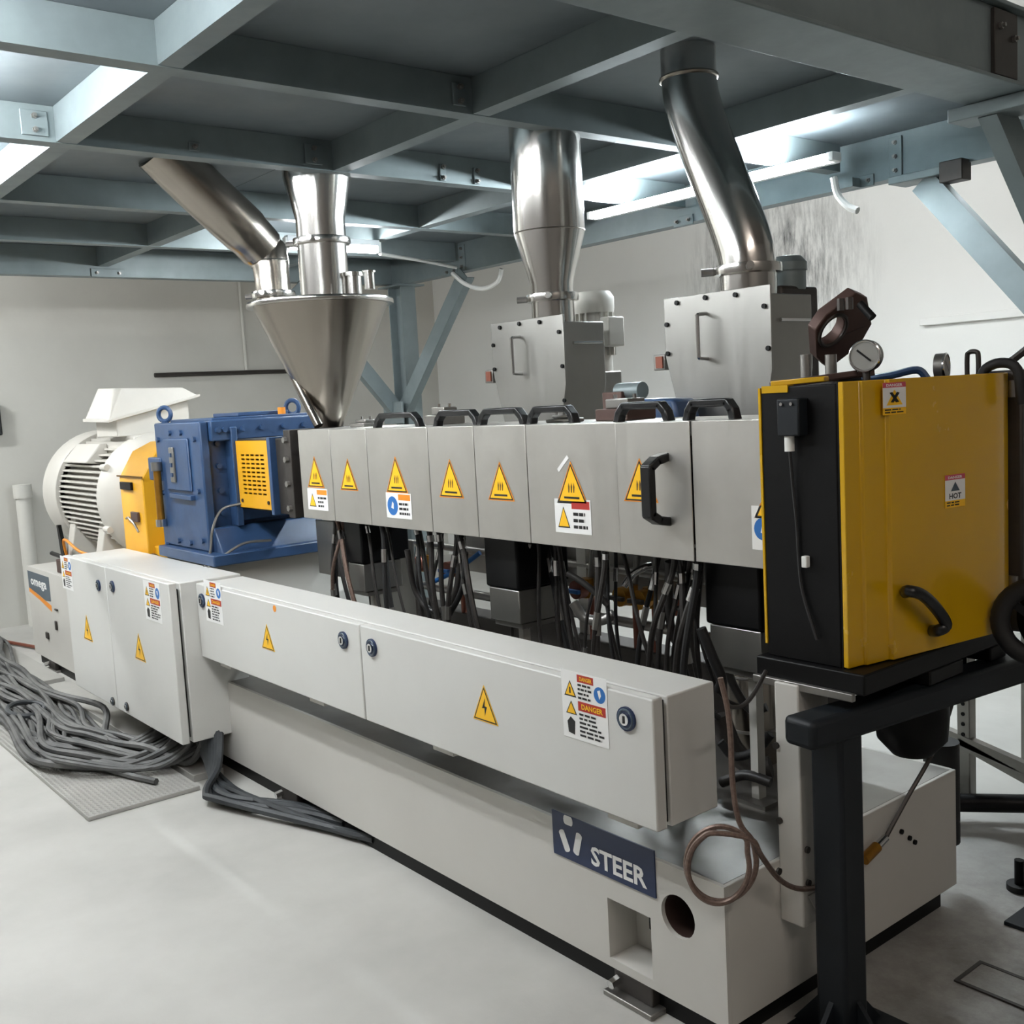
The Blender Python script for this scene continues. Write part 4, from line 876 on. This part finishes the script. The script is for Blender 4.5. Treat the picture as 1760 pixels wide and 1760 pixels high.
MB().cyl((leg.x - .1, 3.12, .085), (leg.x + .7, 3.75, .10), .03, n=14).build('skid_tube', 'black_paint', fr)
MB().cyl((leg.x - .1, 3.20, .06), (leg.x + .7, 3.86, .07), .022, n=14).build('skid_tube', 'dark_steel', fr)
cy_ = MB().cyl((-1.56, 2.80, .14), (-1.56, 2.80, .44), .05, n=18).build('bellows_hose', 'black_rubber'); tag(cy_, 'black corrugated hose standing behind the bed corner', 'hose')
# black foot at lower right
c = P(1752, 1512, 'z', .03)
lf = thing('levelling_foot', 'small black levelling foot on the floor at the right edge', 'foot', (c.x, c.y, 0))
MB().cyl((c.x, c.y, 0), (c.x, c.y, .018), .035, n=16).build('pad', 'black_rubber', lf); MB().cyl((c.x, c.y, .018), (c.x, c.y, .09), .014, n=10).build('stud', 'black_paint', lf)
# lead with brass connector on the bed end
c = P(1497, 1460, 'x', XE)
cn = thing('brass_connector', 'brass cable connector lying against the bed end behind the stand', 'connector', (c.x + .02, c.y, c.z))
a = P(1485, 1478, 'x', XE + .02); b_ = P(1522, 1440, 'x', XE + .02)
MB().cyl(a, a.lerp(b_, .6), .014, n=12).build('body', 'brass', cn); MB().cyl(a.lerp(b_, .6), b_, .010, n=12).build('nut', 'chrome', cn)
l = MB().tube(spline([b_, P(1560, 1370, 'x', XE + .04), P(1600, 1300, 'x', XE + .06), P(1628, 1235, 'x', XE + .1), P(1640, 1190, 'x', XE + .12)], 5), .006, 8).build('lead', 'dark_steel', cn)

# ---------------------------------------------------------------- braided conduit coil hanging at the bed corner
cp, cn_ = Vector((-1.44, 1.68, .4)), Vector((.62, -.78, 0))
def CP(x, y, off=0): return PL(x, y, cp, cn_) + cn_ * off
loop = [(1240 + 58 * math.cos(t), 1480 + 64 * math.sin(t)) for t in (-.9 + 2 * math.pi * k / 14 for k in range(15))]
pth = [CP(1238, 1165), CP(1250, 1215), CP(1256, 1270), CP(1258, 1330), CP(1264, 1385), CP(1274, 1420)] + [CP(1290 - .0, 1440)]
pth += [CP(1240 + 60 * math.cos(t), 1478 + 66 * math.sin(t), .004 + .002 * k) for k, t in enumerate(-.35 + 2 * math.pi * k / 14 for k in range(14))]
pth += [CP(1236 + 52 * math.cos(t), 1476 + 62 * math.sin(t), .03 + .002 * k) for k, t in enumerate(-.35 + 2 * math.pi * k / 14 for k in range(12))]
pth += [CP(1290, 1432, .03), CP(1308, 1470, .0), P(1338, 1510, 'x', -1.40), P(1370, 1527, 'x', -1.397), P(1405, 1525, 'x', -1.397), P(1450, 1512, 'x', -1.40)]
tag(MB().tube(spline(pth, 4), .0062, 8).build('braided_conduit', 'braid'), 'coiled braided conduit hanging at the bed corner beside the name plate', 'conduit')
tag(MB().tube(spline([CP(1250, 1215), CP(1275, 1218, -.02), CP(1295, 1205, -.05), CP(1318, 1175, -.1)], 5), .005, 8).build('braided_conduit', 'hose_dark'), 'thin dark lead joining the braided conduit under the guard', 'cable')

# ---------------------------------------------------------------- supports, hoses and valves under the barrel
def support(px, w_, label):
    c = P(px, 960, 'y', 2.10); x = c.x
    t = thing('barrel_support', label, 'support', (x, 2.2, .40), 'supports under the barrel')
    MB().box(x - w_ / 2, 2.08, .885, x + w_ / 2, 2.30, 1.06).build('terminal_cover', 'black_paint', t, .008)
    MB().box(x - w_ / 2 + .01, 2.085, .775, x + w_ / 2 - .005, 2.26, .884).build('block', 'brushed_box', t, .003)
    MB().box(x - w_ * .42, 2.10, .755, x + w_ * .42, 2.24, .772).build('flange', 'steel', t, .002)
    MB().box(x - .012, 2.15, .41, x + .012, 2.18, .755).build('web', 'bed_paint', t)
    MB().box(x - w_ * .3, 2.12, .40, x + w_ * .3, 2.21, .412).build('base', 'steel', t)
support(1264, .18, 'black topped barrel support nearest the die guard')
support(868, .17, 'black topped barrel support in the middle of the barrel')
support(616, .13, 'black topped barrel support nearest the gearbox')
# barrel with its rods
br = thing('barrel', 'dark steel extruder barrel hidden behind the covers', 'barrel', (-2.7, 2.15, 1.11))
MB().box(-3.88, 2.04, 1.11, -1.40, 2.27, 1.36).build('body', 'dark_steel', br, .005)
for i in range(1, 10): MB().box(-3.88 + i * .255 - .02, 2.03, 1.095, -3.88 + i * .255 + .02, 2.28, 1.375).build('flange', 'brown_steel', br, .003)
# stainless shields behind the hoses
def shield(px0, px1, z0, z1, y, label, m='brushed_box'):
    a, b_ = P(px0, 1000, 'y', y).x, P(px1, 1000, 'y', y).x
    tag(MB().prism([(a, y, z0), (b_, y, z0), (b_, y, z1), (b_ - .003, y + .02, z1), (a + .003, y + .02, z1), (a, y + .02, z0)] if False else [(a, y, z0), (b_, y, z0), (b_, y, z1), (a, y, z1)], (0, .012, 0)).build('shield_plate', m, None, .002), label, 'plate')
shield(550, 590, .80, 1.03, 2.14, 'small stainless shield plate by the gearbox pedestal')
shield(650, 712, .62, .94, 2.36, 'dark stainless plate between the first and second barrel supports', 'steel')
shield(905, 968, .60, .98, 2.40, 'dark stainless plate right of the middle barrel support', 'dark_steel')
tag(MB().box(-3.75, 2.685, .76, -1.62, 2.70, 1.12).build('rear_screen', 'steel', None, .002), 'grey sheet screen closing the back of the hose space', 'screen')
mf = thing('water_manifold', 'dark grey manifold channel with brass valves behind the hoses', 'manifold', (-2.3, 2.62, .40))
a, b_ = P(965, 1085, 'y', 2.6).x, P(1330, 1140, 'y', 2.6).x
MB().box(a - 1.2, 2.58, .44, b_ + .2, 2.70, .60).build('channel', 'dark_steel', mf, .004)
MB().box(a - 1.2, 2.60, .401, b_ + .2, 2.68, .44).build('channel_foot', 'steel', mf)
MB().cyl((a - 1.1, 2.62, .68), (b_ + .1, 2.62, .68), .018, n=12).build('supply_pipe', 'steel', mf)
MB().cyl((a - 1.1, 2.655, .86), (b_ + .1, 2.655, .86), .016, n=12).build('return_pipe', 'steel', mf)
for px in (735, 790, 1010, 1085, 1118, 1180):
    x = P(px, 1030, 'y', 2.58).x
    v = MB().cyl((x, 2.58, .76), (x, 2.58, .83), .026, n=14).build('valve', 'brass', mf)
    MB().cyl((x, 2.56, .795), (x, 2.52, .795), .034, n=16).build('valve_head', 'brass' if px in (1085, 1118) else 'copper_red', v)
    MB().cyl((x, 2.60, .60), (x, 2.60, .76), .012, n=10).build('riser', 'copper_red', v)
    MB().cyl((x, 2.60, .83), (x, 2.62, .93), .012, n=10).build('riser', 'steel', v)
    MB().box(x - .035, 2.50, .785, x + .035, 2.515, .80).build('valve_lever', 'pr_blue' if px in (790, 1010) else 'dark_steel', v, .002)
rng = random.Random(3)
def hose(px, y, sway, ztop, zbot, r, m, label, group):
    x = P(px, 1000, 'y', y).x
    pts = [(x, y, ztop), (x + sway * .15, y + .01, ztop - .08), (x + sway * .6, y - .01, (ztop + zbot) / 2), (x + sway, y + .02, zbot + .06), (x + sway * 1.3, y + .08, zbot)]
    sp_ = spline(pts, 5); o = MB().tube(sp_, r, 8).build('hose', m); tag(o, label, 'hose', group)
    k_ = rng.randrange(2, 7); MB().cyl(sp_[k_], sp_[k_ + 1], r * 1.35, n=8).build('fitting', 'chrome', o)
    if rng.random() < .6: k_ = rng.randrange(8, 14); MB().cyl(sp_[k_], sp_[k_ + 1], r * 1.3, n=6).build('fitting', 'steel', o)
    return o
for px0, n_, lab in ((592, 5, 'braided hose in the bunch under the covers nearest the gearbox'), (642, 4, 'braided hose in the bunch below the third barrel cover'), (725, 4, 'dark hose in the bunch left of the middle barrel support'), (775, 6, 'dark hose in the tangle just left of the middle barrel support'),
                     (935, 6, 'dark hose in the bunch right of the middle barrel support'), (1045, 6, 'dark hose in the bunch below the bow-handled cover'), (1145, 4, 'dark hose in the loose bunch left of the last support'), (1188, 7, 'dark hose in the thick bunch beside the last barrel support')):
    for k in range(n_ + 1):
        hose(px0 + rng.uniform(-22, 22), 2.02 + rng.uniform(0, .2), rng.uniform(-.16, .18), 1.09, .42 + rng.uniform(0, .2), rng.uniform(.005, .0105), rng.choice(['hose_dark', 'hose_dark', 'black_rubber', 'braid' if px0 < 700 else 'hose_dark']), lab, lab.replace('braided hose in the ', '').replace('dark hose in the ', ''))
# looping hoses
def loop_hose(pxs, y, r, m, label):
    tag(MB().tube(spline([P(x, yy, 'y', y + .02 * k) for k, (x, yy) in enumerate(pxs)], 6), r, 10).build('hose', m), label, 'hose')
loop_hose(((700, 945), (712, 1010), (735, 1045), (765, 1050), (785, 1010), (790, 940)), 2.06, .011, 'hose_dark', 'black hose hanging in a deep loop left of the middle support')
loop_hose(((800, 950), (795, 1010), (770, 1060), (755, 1080)), 2.05, .010, 'black_rubber', 'black hose bending left towards the terminal box top')
loop_hose(((745, 1000), (775, 985), (805, 965), (825, 950)), 2.2, .009, 'pr_blue', 'blue hose stub crossing behind the dark hoses')
loop_hose(((985, 1035), (1005, 1062), (1035, 1066), (1055, 1055)), 2.15, .016, 'steel', 'grey curved pipe bend behind the bow-handled cover')
loop_hose(((1072, 1008), (1085, 990), (1105, 976), (1120, 972)), 2.2, .011, 'chrome', 'bright silver curved hose above the brass valves')
loop_hose(((975, 985), (1000, 1000), (1025, 1020), (1045, 1040)), 2.08, .010, 'hose_dark', 'dark hose slanting down to the grey pipe bend')
loop_hose(((1150, 965), (1150, 1050), (1160, 1100), (1185, 1118)), 2.1, .012, 'hose_dark', 'dark hose dropping straight then turning right by the last support')
loop_hose(((1205, 1080), (1225, 1130), (1240, 1165), (1236, 1185)), 2.0, .013, 'black_rubber', 'black hose diving behind the end of the terminal box')
loop_hose(((1248, 1140), (1262, 1180), (1290, 1220), (1318, 1215)), 2.2, .012, 'hose_dark', 'dark hose curling under the last barrel support')
loop_hose(((1236, 1230), (1262, 1290), (1300, 1320), (1325, 1318)), 2.25, .03, 'dark_steel', 'thick dark pipe bend beside the end post')
loop_hose(((1238, 1275), (1262, 1300), (1300, 1290), (1325, 1262)), 2.15, .012, 'black_rubber', 'black hose looping low in front of the cylinder filter')
loop_hose(((1240, 1345), (1280, 1332), (1325, 1345)), 2.12, .014, 'hose_dark', 'dark hose lying across the bed top beside the end post')
loop_hose(((1240, 1330), (1275, 1350), (1325, 1370)), 2.3, .022, 'steel', 'grey pipe low behind the end of the terminal box')
fz = thing('vacuum_filter', 'steel cylinder filter standing behind the end post', 'filter', (-1.87, 2.42, .40))
fx = P(1294, 1220, 'y', 2.42).x
MB().cyl((fx, 2.42, .40), (fx, 2.42, .79), .075, n=26).build('vessel', 'satin', fz); MB().cyl((fx, 2.42, .79), (fx, 2.42, .81), .085, n=26).build('lid', 'dark_steel', fz)
for z in (.50, .66): MB().torus((fx, 2.42, z), (0, 0, 1), .076, .005, 26, 6).build('band', 'steel', fz)
# small valve unit and blue motor standing behind the barrel
a = P(1082, 672, 'y', 2.5); vm = thing('actuator', 'small grey actuator behind the covers between the feeder boxes', 'actuator', (a.x, 2.5, 1.35))
MB().cyl((a.x - .05, 2.5, a.z), (a.x + .06, 2.5, a.z), .028, n=16).build('body', 'galv', vm); MB().box(a.x - .09, 2.46, 1.35, a.x + .0, 2.54, a.z).build('bracket', 'brown_steel', vm, .004)
a = P(1125, 705, 'y', 2.36); bm_ = MB().prism([(a.x - .10, 2.36, 1.40), (a.x + .10, 2.36, 1.40), (a.x + .075, 2.36, 1.47), (a.x - .08, 2.36, 1.475)], (0, .1, 0)).build('motor_casing', 'blue_paint', None, .01); tag(bm_, 'blue casing showing behind the handle left of the bent chimney box', 'casing')

# ---------------------------------------------------------------- floor plate and cables
tray = thing('floor_plate', 'pale chequered steel trench plate on the floor below the cabinet', 'floor plate', (-6, 1.4, 0))
for i, (x0, x1) in enumerate(((-8.4, -6.25), (-6.245, -4.03))):
    MB().box(x0, 1.105, .001, x1, 1.545, .018).build('plate', 'tread', tray, .002)
    MB().box(x0, 1.56, .001, x1 - .1, 1.69, .03).build('kerb_plate', 'tread', tray, .002)
bars = MB()
for i in range(150):
    for j in range(22):
        x = -5.9 + i * .0125; y = 1.115 + j * .0195
        a = 1 if (i + j) % 2 else -1; bars.obox((x, y, .0185), Vector((.0046, .0046 * a, 0)), Vector((-.0012 * a, .0012, 0)), (0, 0, .001))
bo = bars.build('tread_pattern', 'tread', tray, smooth=False); bo['kind'] = 'stuff'
def cable(pts, r, m, label, group): tag(MB().tube(spline(pts, 7), r, 7).build('cable', m), label, 'cable', group)
rng = random.Random(11)
for k in range(30):
    y0 = 1.17 + .36 * (k / 29) ; lay = .03 + .02 * (k % 3)
    xe_ = -4.55 + rng.uniform(-.28, .22); ye_ = 1.58 + rng.uniform(0, .12)
    pts = [(-8.3, y0 + .14 + rng.uniform(-.1, .1), lay), (-7.6, y0 + .10 + rng.uniform(-.06, .06), lay + rng.uniform(0, .02))]
    x = -7.0
    while x < xe_ - .75:
        pts.append((x, y0 + rng.uniform(-.055, .055), lay + rng.uniform(0, .022))); x += rng.uniform(.35, .6)
    dip = rng.uniform(.0, .16)
    pts += [(xe_ - .45, max(1.13, y0 - dip * .6), lay), (xe_ - .12, max(1.15, y0 - dip * .3 + .02), lay + .015), (xe_ + .10, (y0 + ye_) / 2, .05), (xe_ + .16, ye_, .12), (xe_ + .15, ye_ + .02, .20)]
    cable(pts, rng.uniform(.010, .0155), 'cable', 'grey power cable in the tangle lying on the floor plate', 'tangled cables on the floor plate')
for k in range(4):                                    # loose ends crossing the plate
    x = -5.25 + .22 * k
    cable([(x - .5, 1.2 + .02 * k, .035), (x - .1, 1.20 + .025 * k + rng.uniform(-.02, .02), .036), (x + .2, 1.26 + .03 * k, .034), (x + .42, 1.36 + .02 * k, .034)], .013, 'cable', 'short loose cable end crossing the front of the floor plate', 'loose cable ends')
c = P(45, 1220, 'z', .08)
tag(MB().torus((c.x, c.y, .085), (.2, .1, 1), .085, .013, 24, 8).build('cable', 'cable_black'), 'small dark cable ring lying on the tangle', 'cable')
for k in range(9):
    y0 = 1.66 - .014 * k; e = -3.35 + rng.uniform(-.25, .12)
    cable([(-4.30 + .03 * k, 1.66, .20), (-4.20 + .03 * k, 1.63 - .004 * k, .10), (-4.02 + .02 * k, y0 - .02 - rng.uniform(0, .03), .03 + .008 * (k % 3)), (-3.75, y0 - .03, .02 + .01 * (k % 3)), (e, 1.70, .025), (e + .2, 1.75, .03)], rng.uniform(.011, .016), 'cable_black', 'dark cable leaving the cabinet and sliding under the bed', 'cables running under the bed')
# wall pipes and floor drain behind the motor
a = P(40, 890, 'x', -8.42); dp = thing('drain_pipe', 'pale upright pipe standing against the end wall behind the motor', 'pipe', (-8.36, a.y, 0))
MB().cyl((-8.36, a.y, 0), (-8.36, a.y, 1.02), .055, n=18).build('pipe_wall', 'plaster_far', dp); MB().cyl((-8.36, a.y, .96), (-8.36, a.y, 1.06), .066, n=18).build('collar', 'plaster_far', dp)
a = P(0, 720, 'x', -8.44); tag(MB().box(-8.449, a.y - .25, a.z - .12, -8.40, a.y + .0, a.z + .12).build('switch_box', 'black_plastic', None, .01), 'dark box on the end wall at the left edge', 'switch box')
conduit([P(-60, 1090, 'z', .02), P(0, 1101, 'z', .02), P(60, 1112, 'z', .02), P(120, 1125, 'z', .02)], .012, 'copper_red', 'floor_cable', 'thin reddish cable on the floor behind the bed corner')
# small drain lid lower right
c = P(1735, 1700, 'z', .002); dl = MB().box(c.x - .10, c.y - .05, .0005, c.x + .10, c.y + .06, .003, 'concrete')
for q in ((-.11, -.06, .11, -.05), (-.11, .06, .11, .07), (-.11, -.05, -.10, .06), (.10, -.05, .11, .06)): dl.box(c.x + q[0], c.y + q[1], .0005, c.x + q[2], c.y + q[3], .005, 'dark_steel')
dl = dl.build('floor_hatch', None); tag(dl, 'small framed hatch in the floor at the lower right', 'hatch')
